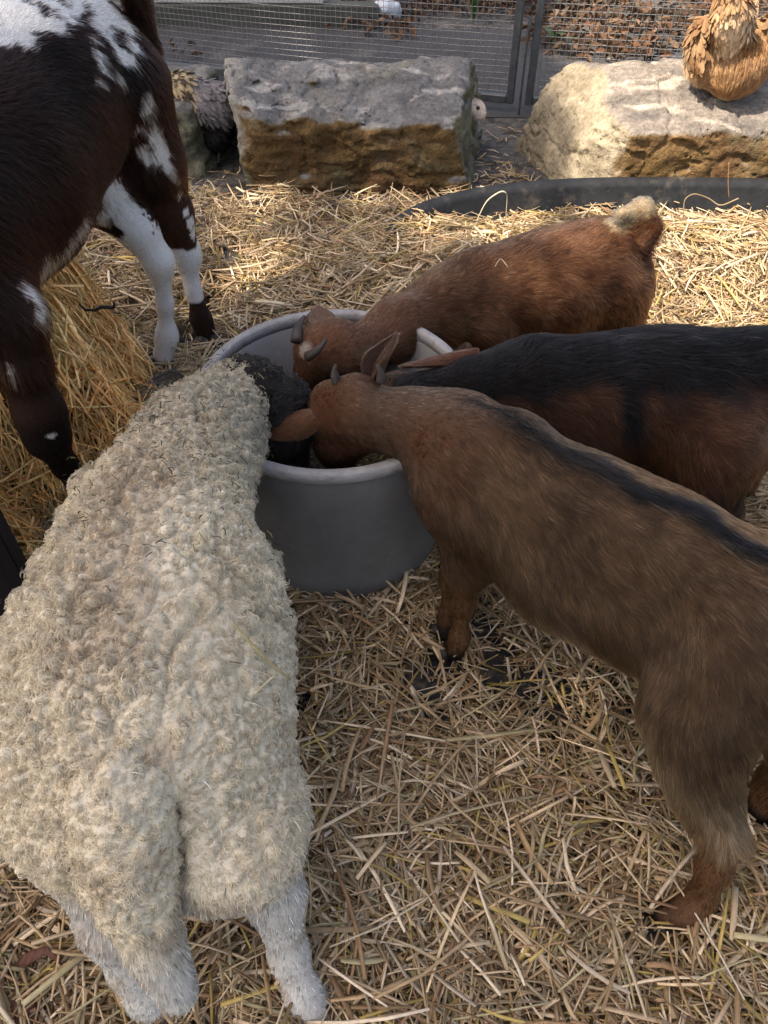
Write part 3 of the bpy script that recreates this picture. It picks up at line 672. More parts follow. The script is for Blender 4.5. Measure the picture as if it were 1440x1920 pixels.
b = Body(); b.limb([A(-.07, 5.70, .04), A(.05, 5.73, .05)], [.05, .06], .04).ball(A(0, 5.70, .09), (.085, .06, .05), .04).ball(A(-.09, 5.66, .03), (.05, .04, .05), .03)
V, Q = b.grow(.009, lambda p: .018*fbm(p, 18, 3, 99)); tag(mesh('sack', V, Q, M_SACK), 'crumpled white plastic sack lying among dead leaves', 'sack')
M_GRASS = material('lawn_grass', attr=True, rough=.6, trans=.3)
n = 2600; gp = np.stack([RNG.uniform(-2.9, -1.43, n), RNG.uniform(5.78, 6.5, n), np.full(n, .0)], 1); gp[:, 2] = .098
h = RNG.uniform(.06, .13, n); l = RNG.normal(0, .04, (n, 2)); w = RNG.uniform(0, 2*pi, n); dx = np.stack([np.cos(w), np.sin(w), 0*w], 1)*.004
V = np.stack([gp-dx, gp+dx, gp+np.column_stack([l, h])], 1).reshape(-1, 3)
tag(mesh('grass', V, np.arange(3*n).reshape(-1, 3), M_GRASS, col=np.repeat(mix((.12, .22, .035), (.25, .36, .07), RNG.random(n)), 3, axis=0)), 'bright green grass growing behind the timber edging', 'grass', kind='stuff')
f = MB(); f.box((-2.2, 6.22, .05), (1.53, .92, .10), None, .01); tag(f.build('lawn_bank', M_GROUND), kind='structure')
t = tag(empty('crate', (2.16, 4.35, 0)), 'black plastic crate outside the fence beside the buff hen', 'crate'); f = MB()
for sx, sy, w, d in ((0, -.18, .40, .012), (0, .18, .40, .012), (-.194, 0, .012, .346), (.194, 0, .012, .346)):
    for z in (.03, .11, .19, .27, .35): f.box((2.16+sx, 4.35+sy, z), (w, d, .03))
for sx in (-.19, -.06, .06, .19):
    for sy in (-.172, .172): f.box((2.16+sx, 4.35+sy, .19), (.02, .010, .37))
f.build('lattice_wall', M_TROUGH, t); f = MB(); f.box((2.16, 4.35, .012), (.37, .33, .012)); f.build('bottom', M_TROUGH, t)
M_PLANT = material('plant_leaf', (.07, .15, .035), .5, trans=.25, var=.35, vscale=20)
for lab, x, y, nb, hh in (('small green leafy plant growing left of the gate post', .58, 5.75, 16, .20), ('small green sprig among the dead leaves right of the gate post', 1.02, 5.2, 8, .10)):
    f = MB()
    for i in range(nb):
        a = random.uniform(0, 2*pi); r = random.uniform(.05, .14); z = hh*random.uniform(.6, 1.2); p = A(x, y, 0); e = p+A(cos(a)*r, sin(a)*r, z); m = p+A(cos(a)*r*.35, sin(a)*r*.35, z*.8)
        s = A(-sin(a), cos(a), 0)*random.uniform(.010, .018); f.add([p-s*.2, p+s*.2, m+s, m-s, e+A(cos(a), sin(a), -.3)*.03], [[0, 1, 2, 3], [3, 2, 4]])
    tag(f.build('green_plant', M_PLANT), lab, 'plant', 'green plants beyond the fence')
# ------------------------------------------------------------------ the animals: coats, ears, horns, hooves, eyes
def pick(V, px, py):
    """the nearest surface point of a body in the direction of photo pixel (px, py)"""
    d = unit(PY(px, py, 1.0)-EYE); q = V-EYE; t = q@d; off = np.linalg.norm(q-t[:, None]*d, axis=1); m = off < off.min()+.012
    i = np.where(m)[0]; return V[i[np.argmin(t[i])]]
def blobs(V, p, spots, rough=.45, ns=34, seed=11):
    w = rough*noise(p, ns, seed)+.6*rough*noise(p, ns*2.6, seed+1)+.10*RNG.normal(size=len(p)); b = np.full(len(p), 9.0)
    for px, py, r in spots: c = pick(V, px, py); b = np.minimum(b, np.linalg.norm(p-c, axis=1)/r)
    return b+w < 1
def ear(name, parent, base, tip, width, normal, cup=.35, curl=.1, outer=(.2, .1, .05), inner=(.2, .12, .1), thick=.0035, fuzz=True):
    base, tip = np.asarray(base, float), np.asarray(tip, float); d = tip-base; L = np.linalg.norm(d); d = d/L
    nn = unit(np.asarray(normal, float)-(np.asarray(normal, float)@d)*d); s = np.cross(d, nn); nu, nv = 16, 11
    u = np.linspace(0, 1, nu); v = np.linspace(-1, 1, nv); prof = (.42+.58*np.sin(np.clip(u/.45, 0, 1)*pi/2))*np.clip(1-(np.clip(u-.38, 0, 1)/.625)**1.6, 0.01, 1)**.75
    def sheet(o):
        return np.stack([base+d*L*uu+s*(width/2)*pr*vv*(1-.12*o)+nn*(cup*(width/2)*pr*vv*vv*(1.4-uu)+curl*L*uu*uu+o*thick*(1-.5*uu)) for uu, pr in zip(u, prof) for vv in v])
    a, b = sheet(-1), sheet(1); V = np.concatenate([a, b]); n = nu*nv; F = []
    for i in range(nu-1):
        for j in range(nv-1):
            q = [i*nv+j, i*nv+j+1, (i+1)*nv+j+1, (i+1)*nv+j]; F += [q[::-1], [k+n for k in q]]
    rim = [i*nv for i in range(nu)]+[(nu-1)*nv+j for j in range(1, nv)]+[i*nv+nv-1 for i in range(nu-2, -1, -1)]
    for i in range(len(rim)-1): F.append([rim[i], rim[i+1], rim[i+1]+n, rim[i]+n])
    F = np.array(F); C = np.concatenate([np.tile(outer, (n, 1)), np.tile(inner, (n, 1))])
    o = mesh(name, V, F, M_SKIN, parent, col=C)
    if fuzz:
        N = normals(V, F); oc, ic = np.array(outer), np.array(inner); mid = base+d*L*.5
        def colr(p, q): return mix(oc, ic, (q@nn > 0)*1.0)*RNG.uniform(.75, 1.25, len(p))[:, None]
        fur('ear_hair', V, F, N, 6000, lambda p, q: np.full(len(p), .011), lambda p, q: np.tile(d, (len(p), 1)), colr, M_HAIR, o, lift=.25, clump=0, rad=.0003, k=3)
    return o
def horn(parent, pts, r0, name='horn', mat=None):
    pts = np.array(pts); t = np.linspace(0, 1, 9); c = (1-t)[:, None]**2*pts[0]+2*(t*(1-t))[:, None]*pts[1]+(t**2)[:, None]*pts[2]
    f = MB(); f.tube(c, r0*(1-.75*t**1.3)*(1+.05*np.sin(t*40)), 12, flat=.8); return f.build(name, mat or M_HORN, parent, smooth=True)
def hoof(parent, at, fwd, size=.022):
    f = MB(); fw = unit(np.asarray(fwd, float)*A(1, 1, 0)); s = A(-fw[1], fw[0], 0); at = np.asarray(at)*A(1, 1, 0)+A(0, 0, .028)
    for k in (-1, 1):
        c = at+s*k*size*.55
        f.tube([c-fw*size*.4+A(0, 0, size*1.25), c+fw*size*.1+A(0, 0, size*.8), c+fw*size*.9+s*k*size*.1, c+fw*size*1.5+s*k*size*.05-A(0, 0, .004)], [size*.62, size*.66, size*.6, size*.25], 10, flat=.85)
    return f.build('hoof', M_HOOF, parent, smooth=True)
def eye(parent, c, r=.011): f = Body(); f.ball(c, r); V, Q = f.grow(r/3.5); return mesh('eye', V, Q, M_EYE, parent)
def animal(name, label, cat, body, h, base, colour, nhair, length, groom, group=None, skin=.8, **kw):
    V, Q = body.grow(h); V = relax(V, Q, 2, .4); N = normals(V, Q)
    t = tag(empty(name, base), label, cat, group); o = mesh('body', V, Q, M_SKIN, t, col=colour(V, N, V)*skin)
    fur('coat', V, Q, N, nhair, length, groom, lambda p, n: colour(p, n, V)*np.exp(RNG.normal(-.05, .36, len(p)))[:, None], M_HAIR, o, **kw)
    return t, V, Q, N, o
def back_groom(line, down=.7, legz=.3):
    line = np.asarray(line)
    def g(p, n):
        d, s, z = spine_coords(p, line); seg = np.diff(line, axis=0); L = np.cumsum(np.linalg.norm(seg[:, :2], axis=1)); i = np.minimum(np.searchsorted(L, s), len(seg)-1)
        v = unit(seg)[i]; lw = sstep(legz, legz-.1, p[:, 2])[:, None]; k = np.clip((z-p[:, 2])/.15, 0, 1)[:, None]
        return (v*(1-.8*lw)*(1-.45*k))+A(0, 0, -1)*(down*k+1.2*lw)
    return g

# front goat
G1s = G1[0:]
def col1(p, n, V):
    d, s, z = spine_coords(p, G1); h = z-p[:, 2]; w = .010*noise(p, 16, 1)+.006*noise(p, 55, 2); f1 = fbm(p, 14, 3, 3)
    f4 = noise(p, 45, 6)*.5+noise(p, 24, 8)*.5; flank = mix((.085, .056, .036), (.19, .125, .078), .5+.7*f1+.35*f4)
    c = mix(flank, (.25, .115, .05), sstep(.01, .035, d+w)*sstep(.14, .05, h)*sstep(.3, .5, s))        # lighter, redder far side of the back: skylight put into the coat colour
    c = mix(c, (.42, .33, .22), .85*sstep(.20, .28, h+w*2)*sstep(.30, .45, s))                       # paler belly line
    hd = sstep(.36, .26, s); c = mix(c, mix((.15, .075, .042), (.19, .12, .08), .5+f1), hd)
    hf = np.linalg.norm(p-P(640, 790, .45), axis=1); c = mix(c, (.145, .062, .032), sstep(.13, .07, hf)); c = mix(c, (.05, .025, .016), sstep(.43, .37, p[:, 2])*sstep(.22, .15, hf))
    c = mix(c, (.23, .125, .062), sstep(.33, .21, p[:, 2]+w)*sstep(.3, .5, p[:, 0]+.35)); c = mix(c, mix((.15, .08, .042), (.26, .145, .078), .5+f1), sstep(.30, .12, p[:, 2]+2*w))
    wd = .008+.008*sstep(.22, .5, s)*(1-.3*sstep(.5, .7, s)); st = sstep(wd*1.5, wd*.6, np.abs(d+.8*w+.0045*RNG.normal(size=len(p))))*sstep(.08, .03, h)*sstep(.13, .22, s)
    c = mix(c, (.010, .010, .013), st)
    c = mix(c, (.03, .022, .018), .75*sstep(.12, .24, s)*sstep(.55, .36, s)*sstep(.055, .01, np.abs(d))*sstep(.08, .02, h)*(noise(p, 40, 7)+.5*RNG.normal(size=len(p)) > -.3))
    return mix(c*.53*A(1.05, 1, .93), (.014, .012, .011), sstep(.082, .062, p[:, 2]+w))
def len1(p, n):
    d, s, z = spine_coords(p, G1); h = z-p[:, 2]; L = .021+.012*sstep(.12, .26, h)*(s > .35); L = L-.011*sstep(.30, .18, s); L = L+.012*(np.abs(d) < .022)*(h < .05)*(s > .33)
    return np.where(p[:, 2] < .26, np.minimum(L, .0085), L)
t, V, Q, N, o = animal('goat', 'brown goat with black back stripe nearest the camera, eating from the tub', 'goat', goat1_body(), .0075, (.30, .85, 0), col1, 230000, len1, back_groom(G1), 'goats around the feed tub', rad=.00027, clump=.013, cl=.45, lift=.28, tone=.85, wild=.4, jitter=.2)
e1 = P(606, 772, .495); ear('ear', t, e1, P(503, 816, .455), .050, A(.05, .50, -.80), .75, .06, (.085, .038, .019), (.08, .04, .026))
ear('ear', t, P(700, 722, .535), P(737, 622, .60), .042, A(-.6, -.6, .4), 1.5, -.10, (.09, .045, .025), (.06, .034, .024))
horn(t, [P(632, 716, .545), P(624, 702, .56), P(629, 684, .58)], .012); horn(t, [P(714, 714, .55), P(716, 702, .565), P(707, 684, .585)], .011)
eye(t, P(598, 752, .47), .011); eye(t, P(690, 765, .465), .011)
for q, fw in ((P(838, 1228, .03), A(-.5, .5, 0)), (P(822, 1182, .03), A(-.6, .5, 0)), (P(1236, 1722, .04), A(-.75, .25, 0)), (P(1432, 1508, .03), A(-.6, .5, 0))): hoof(t, q, fw, .022)
tb = Body(); tb.limb([G1[7]+A(-.02, .02, -.03), G1[7]+A(.05, -.06, .03), G1[7]+A(.08, -.10, .06)], [.03, .022, .012], .02); tv, tq = tb.grow(.006)
to = mesh('tail', tv, tq, M_SKIN, t, col=np.tile(A(.02, .018, .018), (len(tv), 1))); fur('tail_hair', tv, tq, normals(tv, tq), 5000, lambda p, n: np.full(len(p), .03), lambda p, n: np.tile(A(.5, -.6, .5), (len(p), 1)), lambda p, n: np.tile(A(.02, .018, .018), (len(p), 1)), M_HAIR, to)

# dark goat in the middle
def col2(p, n, V):
    d, s, z = spine_coords(p, G2); h = z-p[:, 2]; w = .028*noise(p, 9, 21)+.014*noise(p, 30, 22); f1 = fbm(p, 16, 3, 23)
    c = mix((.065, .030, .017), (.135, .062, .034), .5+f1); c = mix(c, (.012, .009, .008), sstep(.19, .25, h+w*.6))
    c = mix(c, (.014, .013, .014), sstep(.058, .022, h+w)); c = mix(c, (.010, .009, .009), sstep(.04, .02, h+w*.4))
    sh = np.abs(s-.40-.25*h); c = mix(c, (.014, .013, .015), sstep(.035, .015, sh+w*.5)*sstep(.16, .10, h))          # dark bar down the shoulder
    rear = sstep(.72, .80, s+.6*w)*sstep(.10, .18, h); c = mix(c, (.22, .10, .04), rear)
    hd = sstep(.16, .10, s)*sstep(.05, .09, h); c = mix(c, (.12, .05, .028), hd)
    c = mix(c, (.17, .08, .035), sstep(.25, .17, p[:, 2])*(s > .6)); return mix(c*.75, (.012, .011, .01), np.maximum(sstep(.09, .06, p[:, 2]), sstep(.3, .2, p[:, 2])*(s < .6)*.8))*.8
def len2(p, n):
    d, s, z = spine_coords(p, G2); h = z-p[:, 2]; L = .024+.018*sstep(.08, .02, h)*sstep(.3, .45, s); return np.where(p[:, 2] < .25, .012, L)-.008*sstep(.2, .1, s)
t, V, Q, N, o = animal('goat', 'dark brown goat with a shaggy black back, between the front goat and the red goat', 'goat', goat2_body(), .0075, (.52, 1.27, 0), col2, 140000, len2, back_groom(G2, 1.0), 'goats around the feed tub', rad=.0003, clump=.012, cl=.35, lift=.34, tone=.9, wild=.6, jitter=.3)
ear('ear', t, P(898, 655, .515), P(754, 680, .50), .034, A(0, -.25, -1), .9, .05, (.085, .038, .023), (.03, .018, .013))
ear('ear', t, P(880, 660, .46), P(850, 660, .40), .04, A(0, -.6, .8), .5, 0, (.10, .05, .03), (.07, .04, .03))
eye(t, P(742, 752, .44), .011)
for q, fw in ((A(.145, 1.15, 0), A(-1, 0, 0)), (A(.26, 1.39, 0), A(-1, 0, 0)), (A(.855, 1.255, 0), A(-1, 0, 0)), (A(1.0, 1.42, 0), A(-1, 0, 0))): hoof(t, q, fw, .020)

# red goat at the far side
T3 = [P(1205, 462, .465), P(1223, 428, .505), P(1204, 393, .545), P(1164, 401, .548)]
def col3(p, n, V):
    d, s, z = spine_coords(p, G3); h = z-p[:, 2]; f1 = fbm(p, 18, 4, 33); f2 = fbm(p*A(1, 1, .5), 9, 3, 34)
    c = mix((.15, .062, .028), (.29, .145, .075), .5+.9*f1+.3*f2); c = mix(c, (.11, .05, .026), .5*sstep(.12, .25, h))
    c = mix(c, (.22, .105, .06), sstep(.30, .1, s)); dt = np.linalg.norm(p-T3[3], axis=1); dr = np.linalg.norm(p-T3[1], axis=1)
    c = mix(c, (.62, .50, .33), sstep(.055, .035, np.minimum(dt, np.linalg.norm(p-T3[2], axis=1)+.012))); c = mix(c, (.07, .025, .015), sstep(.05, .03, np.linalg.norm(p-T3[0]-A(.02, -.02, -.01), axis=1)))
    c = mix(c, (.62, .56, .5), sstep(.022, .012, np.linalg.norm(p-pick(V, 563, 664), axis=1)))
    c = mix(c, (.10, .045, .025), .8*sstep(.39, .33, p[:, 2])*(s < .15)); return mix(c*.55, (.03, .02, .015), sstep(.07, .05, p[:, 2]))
def len3(p, n):
    d, s, z = spine_coords(p, G3); L = .020-.009*sstep(.2, .08, s); dt = np.linalg.norm(p-T3[2], axis=1); return np.where(dt < .07, .018, L)
def groom3(p, n):
    g = back_groom(G3)(p, n); dt = np.linalg.norm(p-T3[2], axis=1)[:, None]; return np.where(dt < .075, A(-.6, -.2, .25)+g*.1, g)
bd = goat3_body(); bd.limb(T3, [.027, .023, .024, .014], .015).ball((T3[0]+T3[1]+T3[2]+T3[3])/4, (.022, .018, .03), .02)
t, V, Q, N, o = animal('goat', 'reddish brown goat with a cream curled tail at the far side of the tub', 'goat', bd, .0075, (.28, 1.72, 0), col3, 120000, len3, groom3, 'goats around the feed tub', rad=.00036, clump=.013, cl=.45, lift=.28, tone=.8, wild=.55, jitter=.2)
ear('ear', t, P(602, 622, .468), P(598, 572, .475), .062, A(.05, -.75, .65), .25, -.05, (.14, .078, .046), (.12, .07, .045))
ear('ear', t, P(650, 652, .455), P(716, 655, .43), .060, A(-.1, -.55, .8), -.35, -.12, (.12, .062, .034), (.12, .066, .038))
horn(t, [P(578, 668, .455), P(598, 660, .475), P(612, 634, .495)], .014); horn(t, [P(556, 640, .46), P(556, 610, .475), P(572, 592, .49)], .013)
eye(t, P(622, 690, .385), .011)
for q, fw in ((A(.19, 1.58, 0), A(-1, -.3, 0)), (A(.18, 1.76, 0), A(-1, -.3, 0)), (A(.68, 1.85, 0), A(-1, -.3, 0)), (A(.62, 1.97, 0), A(-1, -.3, 0))): hoof(t, q, fw, .020)

# calf
WHITE = [(0, 12, .075), (40, 8, .06), (75, -8, .05), (0, 52, .05), (28, 38, .05), (130, -14, .05), (170, -6, .04), (205, 8, .035), (225, 25, .03), (195, 40, .03), (215, 70, .028), (235, 100, .028), (250, 75, .018), (180, 60, .014), (190, 95, .012), (205, 130, .012), (226, 140, .018), (195, 155, .010), (240, 150, .008),
         (285, 190, .018), (283, 215, .023), (295, 240, .027), (302, 270, .027), (312, 295, .023), (268, 250, .010), (275, 285, .017), (290, 305, .014), (322, 318, .014), (335, 335, .010), (262, 262, .008), (345, 370, .010), (355, 400, .014), (362, 425, .016), (372, 445, .018)]
WHITE2 = [(215, 362, .035), (235, 385, .042), (255, 405, .04), (262, 430, .035), (278, 440, .05), (88, 578, .020), (88, 600, .018), (78, 545, .022), (100, 516, .03), (122, 500, .026), (143, 482, .024), (163, 464, .022), (183, 446, .022), (6, 694, .008), (200, 410, .02), (188, 425, .016)]
def colc(p, n, V):
    f1 = fbm(p, 12, 3, 43); hz = p[:, 2]; c = mix((.014, .008, .007), (.05, .020, .014), .45+f1+.9*sstep(.85, .55, hz)); c = mix(c, (.075, .032, .016), .6*sstep(.62, .52, hz)*(p[:, 1] < 1.8))
    c = mix(c, (.10, .042, .022), sstep(.62, .50, hz+.04*f1)*(p[:, 1] > 1.98))
    wh = blobs(V, p, WHITE, .55, 30, 45) | blobs(V, p, WHITE2, .3, 30, 47)
    right = p[:, 0]-(-.62+.2*(2.0-p[:, 1])) ; leg_r = (p[:, 1] > 1.985); w = .03*noise(p, 20, 48)
    wh |= (hz+w < .335) & leg_r & (hz > .16+.5*w); wh |= (~leg_r) & (p[:, 1] > 1.75) & (hz+w < .44) & (hz > .05)
    sp = pick(V, 102, 826); wh |= np.linalg.norm(p-sp, axis=1) < .009
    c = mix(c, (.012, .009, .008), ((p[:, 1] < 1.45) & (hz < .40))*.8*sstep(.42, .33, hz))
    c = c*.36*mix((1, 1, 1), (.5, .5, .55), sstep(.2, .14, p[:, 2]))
    return np.where(wh[:, None], mix((.66, .66, .64), (.74, .73, .70), .5+f1), c)
def lenc(p, n): L = np.where(p[:, 2] > .5, .026, .006); return np.where((p[:, 2] < .58) & (p[:, 2] > .46) & (p[:, 1] < 1.75), .03, L)
CL = [A(-.98, .98, .95), A(-.90, 1.25, .93), A(-.82, 1.62, .93), A(-.74, 2.04, .97)]
bd = calf_body(); bd.limb([PY(250, -30, 2.14), PY(277, 90, 2.20), PY(288, 200, 2.22)], [.035, .024, .02], .03)
bd.limb([A(-.98, .98, .82), A(-1.0, .90, .80), A(-1.0, .78, .70), A(-.98, .70, .60)], [.11, .10, .075, .06], .05)
t, V, Q, N, o = animal('calf', 'dark brown and white patched calf standing over the hay heap', 'calf', bd, .0095, (-.80, 1.65, 0), colc, 200000, lenc, lambda p, n: back_groom(CL, 1.1, .5)(p, n)+.8*noise(p, 5, 49)[:, None]*A(0, .4, .6), rad=.00034, clump=.014, cl=.5, lift=.22)
for q, fw in ((PY(304, 686, 1.885), A(-.1, -1, 0)), (PY(394, 643, 2.0), A(.1, -1, 0)), (A(-.98, 1.26, 0), A(0, -1, 0))): hoof(t, q, fw, .030)
f = MB(); f.tube([PY(150, 915, 1.32), PY(165, 930, 1.335), PY(178, 940, 1.36)], [.03, .032, .02], 10); f.build('hoof', M_HOOF, t, smooth=True)
ear('ear', t, A(-.92, .92, .88), A(-.78, .95, .84), .07, A(0, -.6, .8), .4, 0, (.03, .015, .01), (.12, .07, .05)); ear('ear', t, A(-1.08, .90, .88), A(-1.22, .90, .84), .07, A(0, -.6, .8), .4, 0, (.03, .015, .01), (.12, .07, .05))
eye(t, A(-.925, .84, .75), .016); eye(t, A(-1.07, .83, .75), .016)

# sheep: fleece of curled locks
def cols(p, n, V):
    d, s, z = spine_coords(p, SH); h = z-p[:, 2]; f1 = fbm(p, 7, 4, 53); f2 = noise(p, 55, 54)
    c = mix((.62, .545, .405), (.80, .725, .57), .5+.8*f1+.2*f2); c = mix(c, (.45, .365, .26), .75*sstep(.085, .02, np.abs(d)+.05*f1)*sstep(.15, .05, h)*sstep(.15, .35, s))
    c = mix(c, (.40, .375, .30), .7*sstep(.30, .08, s+.1*f1)); c = mix(c, (.60, .585, .54), sstep(.42, .28, p[:, 2])*(p[:, 1] < .75))
    dn = fbm(p, 16, 3, 55); c = mix(c, (.34, .25, .16), .5*sstep(.25, .55, dn)); return c
from mathutils.kdtree import KDTree
def kd2(cen, p):
    kd = KDTree(len(cen))
    for i, c in enumerate(cen): kd.insert(c, i)
    kd.balance(); i1 = np.empty(len(p), int); f1 = np.empty(len(p)); f2 = np.empty(len(p))
    for k, q in enumerate(p):
        r = kd.find_n(q, 2); i1[k] = r[0][1]; f1[k] = r[0][2]; f2[k] = r[1][2]
    return i1, f1, f2
def is_wool(p): q = sstep(.62, .42, p[:, 1]); return np.clip(sstep(.25+.06*q, .32+.13*q, p[:, 2]+.04*noise(p, 14, 56)), 0, 1)
def locks(V, Q, N, cell, seed):
    p, n = sample(V, Q, N, 120000); c = np.floor(p/cell+.5*np.stack([noise(p, 30, seed), noise(p, 30, seed+1), noise(p, 30, seed+2)], 1)).astype(np.int64)
    _, i = np.unique((c[:, 0]*73856093) ^ (c[:, 1]*19349663) ^ (c[:, 2]*83492791), return_index=True); p = p[i]
    keep = RNG.random(len(p)) < .55+.75*noise(p, 9, seed+3)+.3*RNG.normal(size=len(p)); return p[keep]
def fleece(name, V, Q, N, cen, H, n, L, colour, parent, mat, rad=.00042, wool=None):
    i, f1, f2 = kd2(cen, V); b = np.sqrt(np.clip((f2-f1)/(f2+f1)*1.5, 0, 1)); w = is_wool(V) if wool is None else 1
    wv = V+.02*np.stack([noise(V, 12, 3), noise(V, 12, 4), noise(V, 12, 6)], 1); part = sstep(.0, .07, np.abs(fbm(wv, 7, 2, 58))); b = b*(.25+.75*part)+.35*part*(wool is None)
    sz = np.clip(1+.7*noise(cen, 9, 57)+RNG.normal(0, .25, len(cen)), .4, 1.9)
    V2 = V+N*(H*sz[i]*b*w+.003*fbm(V, 60, 2, 5)*w)[:, None]; N2 = normals(V2, Q); body = mesh(parent[1], V2, Q, M_SKIN, parent[0], col=colour(V, N)*.95)
    p, nn = sample(V2, Q, N2, int(n*FUR), (lambda p, q: is_wool(p)) if wool is None else None); i, f1, f2 = kd2(cen, p); m = len(p)
    r = p-cen[i]; a = RNG.uniform(0, 2*pi, len(cen)); ax = unit(RNG.normal(size=(len(cen), 3)))[i]
    g = .5*np.cross(nn, unit(r))*RNG.choice([-1, 1], len(cen))[i][:, None]-.5*unit(r)+.8*ax+A(0, -.45, -.5)+.25*RNG.normal(size=(m, 3)); g = unit(g-nn*(g*nn).sum(1, keepdims=True)); s = np.cross(nn, g)
    Ls = L*RNG.uniform(.6, 1.3, m)*np.clip(sz[i], .7, 1.4); ph = (a[i]+RNG.normal(0, .5, m)); out = []
    for x in np.linspace(0, 1, 6):
        hook = nn*(Ls*(.34*sin(x*2.6)))[:, None]+g*(Ls*(x*.95))[:, None]
        out.append(p-nn*.001+hook+(s*np.sin(ph+x*6)[:, None]+nn*.5*np.cos(ph+x*6)[:, None])*(Ls*.19*x**.5)[:, None])
    pts = np.stack(out, 1); rd = rad*RNG.uniform(.7, 1.25, m)[:, None]*(1-.5*np.linspace(0, 1, 6)**2)[None]
    tone = RNG.uniform(.88, 1.1, len(cen))[i][:, None]*RNG.uniform(.82, 1.15, m)[:, None]
    strands(name, pts, rd, colour(p, nn)*tone, mat, body); return body, V2, N2
V, Q = sheep_body().grow(.0045); V = relax(V, Q, 4, .5); N = normals(V, Q)
t = tag(empty('sheep', (-.32, .75, 0)), 'cream woolly sheep with a black head in the tub, seen from behind', 'sheep')
body, V, N = fleece('fleece', V, Q, N, locks(V, Q, N, .0125, 5), .0100, 220000, .0078, lambda p, n: cols(p, n, V), (t, 'body'), M_WOOL)
gs = lambda p, n: A(0, -.25, -1)+0*p
fur('leg_hair', V, Q, N, 42000, lambda p, n: np.where(p[:, 2] > .25, .012, .007), gs, lambda p, n: cols(p, n, V)*RNG.uniform(.8, 1.15, len(p))[:, None], M_WOOL, body, guard=.05, lift=.45, clump=.008, rad=.0004, dens=lambda p, n: 1.02-is_wool(p))
hv, hq = sheep_head().grow(.006, lambda p: .006*fbm(p, 28, 3, 58)); hn = normals(hv, hq); colh = lambda p, n: mix((.010, .009, .009), (.026, .022, .02), .5+fbm(p, 40, 3, 59))
hd, hv, hn = fleece('head_wool', hv, hq, hn, locks(hv, hq, hn, .010, 9), .006, 9000, .007, colh, (t, 'head'), M_HAIR, wool=1)
ear('ear', t, P(506, 725, .485), P(566, 752, .475), .042, A(-.2, -.5, .85), -.3, -.25, (.022, .021, .022), (.03, .026, .026))
ear('ear', t, P(345, 715, .49), P(292, 711, .49), .04, A(0, -.5, .85), .4, 0, (.02, .02, .025), (.03, .026, .026))
eye(t, P(556, 800, .42), .011)
for q in (P(590, 1890, .03), P(296, 1888, .03), A(-.27, 1.0, .03), A(-.44, .98, .03)): hoof(t, q, A(0, 1, 0), .020)
# hay scraps caught in the fleece
fp, fn = sample(V, Q, N, 420, lambda p, n: sstep(.3, .7, n[:, 2])*sstep(.45, 1.1, p[:, 1])); m = MB()
for a, b in zip(fp, fn):
    L = random.uniform(.0025, .009); d = unit(np.cross(b, RNG.normal(size=3))); cc = a+b*random.uniform(.016, .026); m.tube([cc-d*L, cc+b*.002, cc+d*L*.9+b*random.uniform(-.002, .004)], [random.uniform(.0004, .0009)]*3, 4, col=random.choice([(.05, .05, .025), (.03, .03, .02), (.10, .10, .05), (.04, .035, .03), (.3, .24, .12)]))
tag(m.build('hay_scraps', M_STRAW, body, usecol=True), kind='stuff')
def blade(name, label, pts, w, col, group='single straws sticking out', flat=.5):
    pts = np.array(pts); k = len(pts); u = np.linspace(0, k-1, 5*(k-1)+1); c = np.stack([np.interp(u, range(k), pts[:, a]) for a in range(3)], 1)
    for _ in range(3): c[1:-1] = (c[:-2]+2*c[1:-1]+c[2:])/4
    f = MB(); f.tube(c, np.full(len(c), w/2), 6, flat=flat, col=col); return tag(f.build(name, M_STRAW, None, True, True), label, 'straw', group)
def on(px, py, lift=.028): q = pick(V, px, py); return q+unit(EYE-q)*lift
blade('straw_stalk', 'long yellow straw lying diagonally across the flank of the sheep', [on(455, 1165, .025), on(510, 1225), on(562, 1278, .035)], .0035, (.50, .40, .19))
blade('straw_stalk', 'short pale straw below the long one on the flank of the sheep', [on(495, 1300, .026), on(530, 1270, .034)], .0035, (.58, .50, .34))

# buff hen seen from behind on the pale boulder
M_FEATHER = material('feather', attr=True, rough=.65, trans=.2, var=.15, vscale=90)
def plumage(name, V, Q, N, n, size, groom, colour, parent, lift=.12, wr=.42, dens=None):
    p, nn = sample(V, Q, N, n, dens); g = groom(p, nn)+.22*RNG.normal(size=(n, 3)); g = unit(g-nn*(g*nn).sum(1, keepdims=True)); s = np.cross(nn, g); L = size(p, nn)*RNG.uniform(.7, 1.25, n); w = L*wr
    pr = [(-.15, 0, 0.0), (.15, .75, -.06), (.15, -.75, -.06), (.2, 0, .06), (.6, 1, -.08), (.6, -1, -.08), (.6, 0, .09), (.88, .7, -.05), (.88, -.7, -.05), (.92, 0, .04), (1.03, .2, .0), (1.03, -.2, .0)]
    tl = RNG.uniform(.3, 1.9, n)*lift
    X = np.stack([p+(g*a+nn*(a*tl)[:, None]*1.0)*L[:, None]+s*(b*w/2)[:, None]+nn*(c*L)[:, None]+nn*.002 for a, b, c in pr], 1).reshape(-1, 3); o = np.arange(n)[:, None]*12
    F = np.concatenate([o+np.array(q) for q in ((0, 3, 1), (0, 2, 3), (1, 3, 6), (1, 6, 4), (2, 5, 6), (2, 6, 3), (4, 6, 9), (4, 9, 7), (5, 8, 9), (5, 9, 6), (7, 9, 10), (8, 11, 9), (9, 11, 10))])
    C = colour(p, nn)*RNG.uniform(.72, 1.25, n)[:, None]; return mesh(name, X, F, M_FEATHER, parent, col=np.repeat(C, 12, axis=0))
HB = P(1372, 112, .49); fw = A(.15, 1, 0)
def henpt(px, py, dy=0): return PY(px, py, HB[1]+dy)
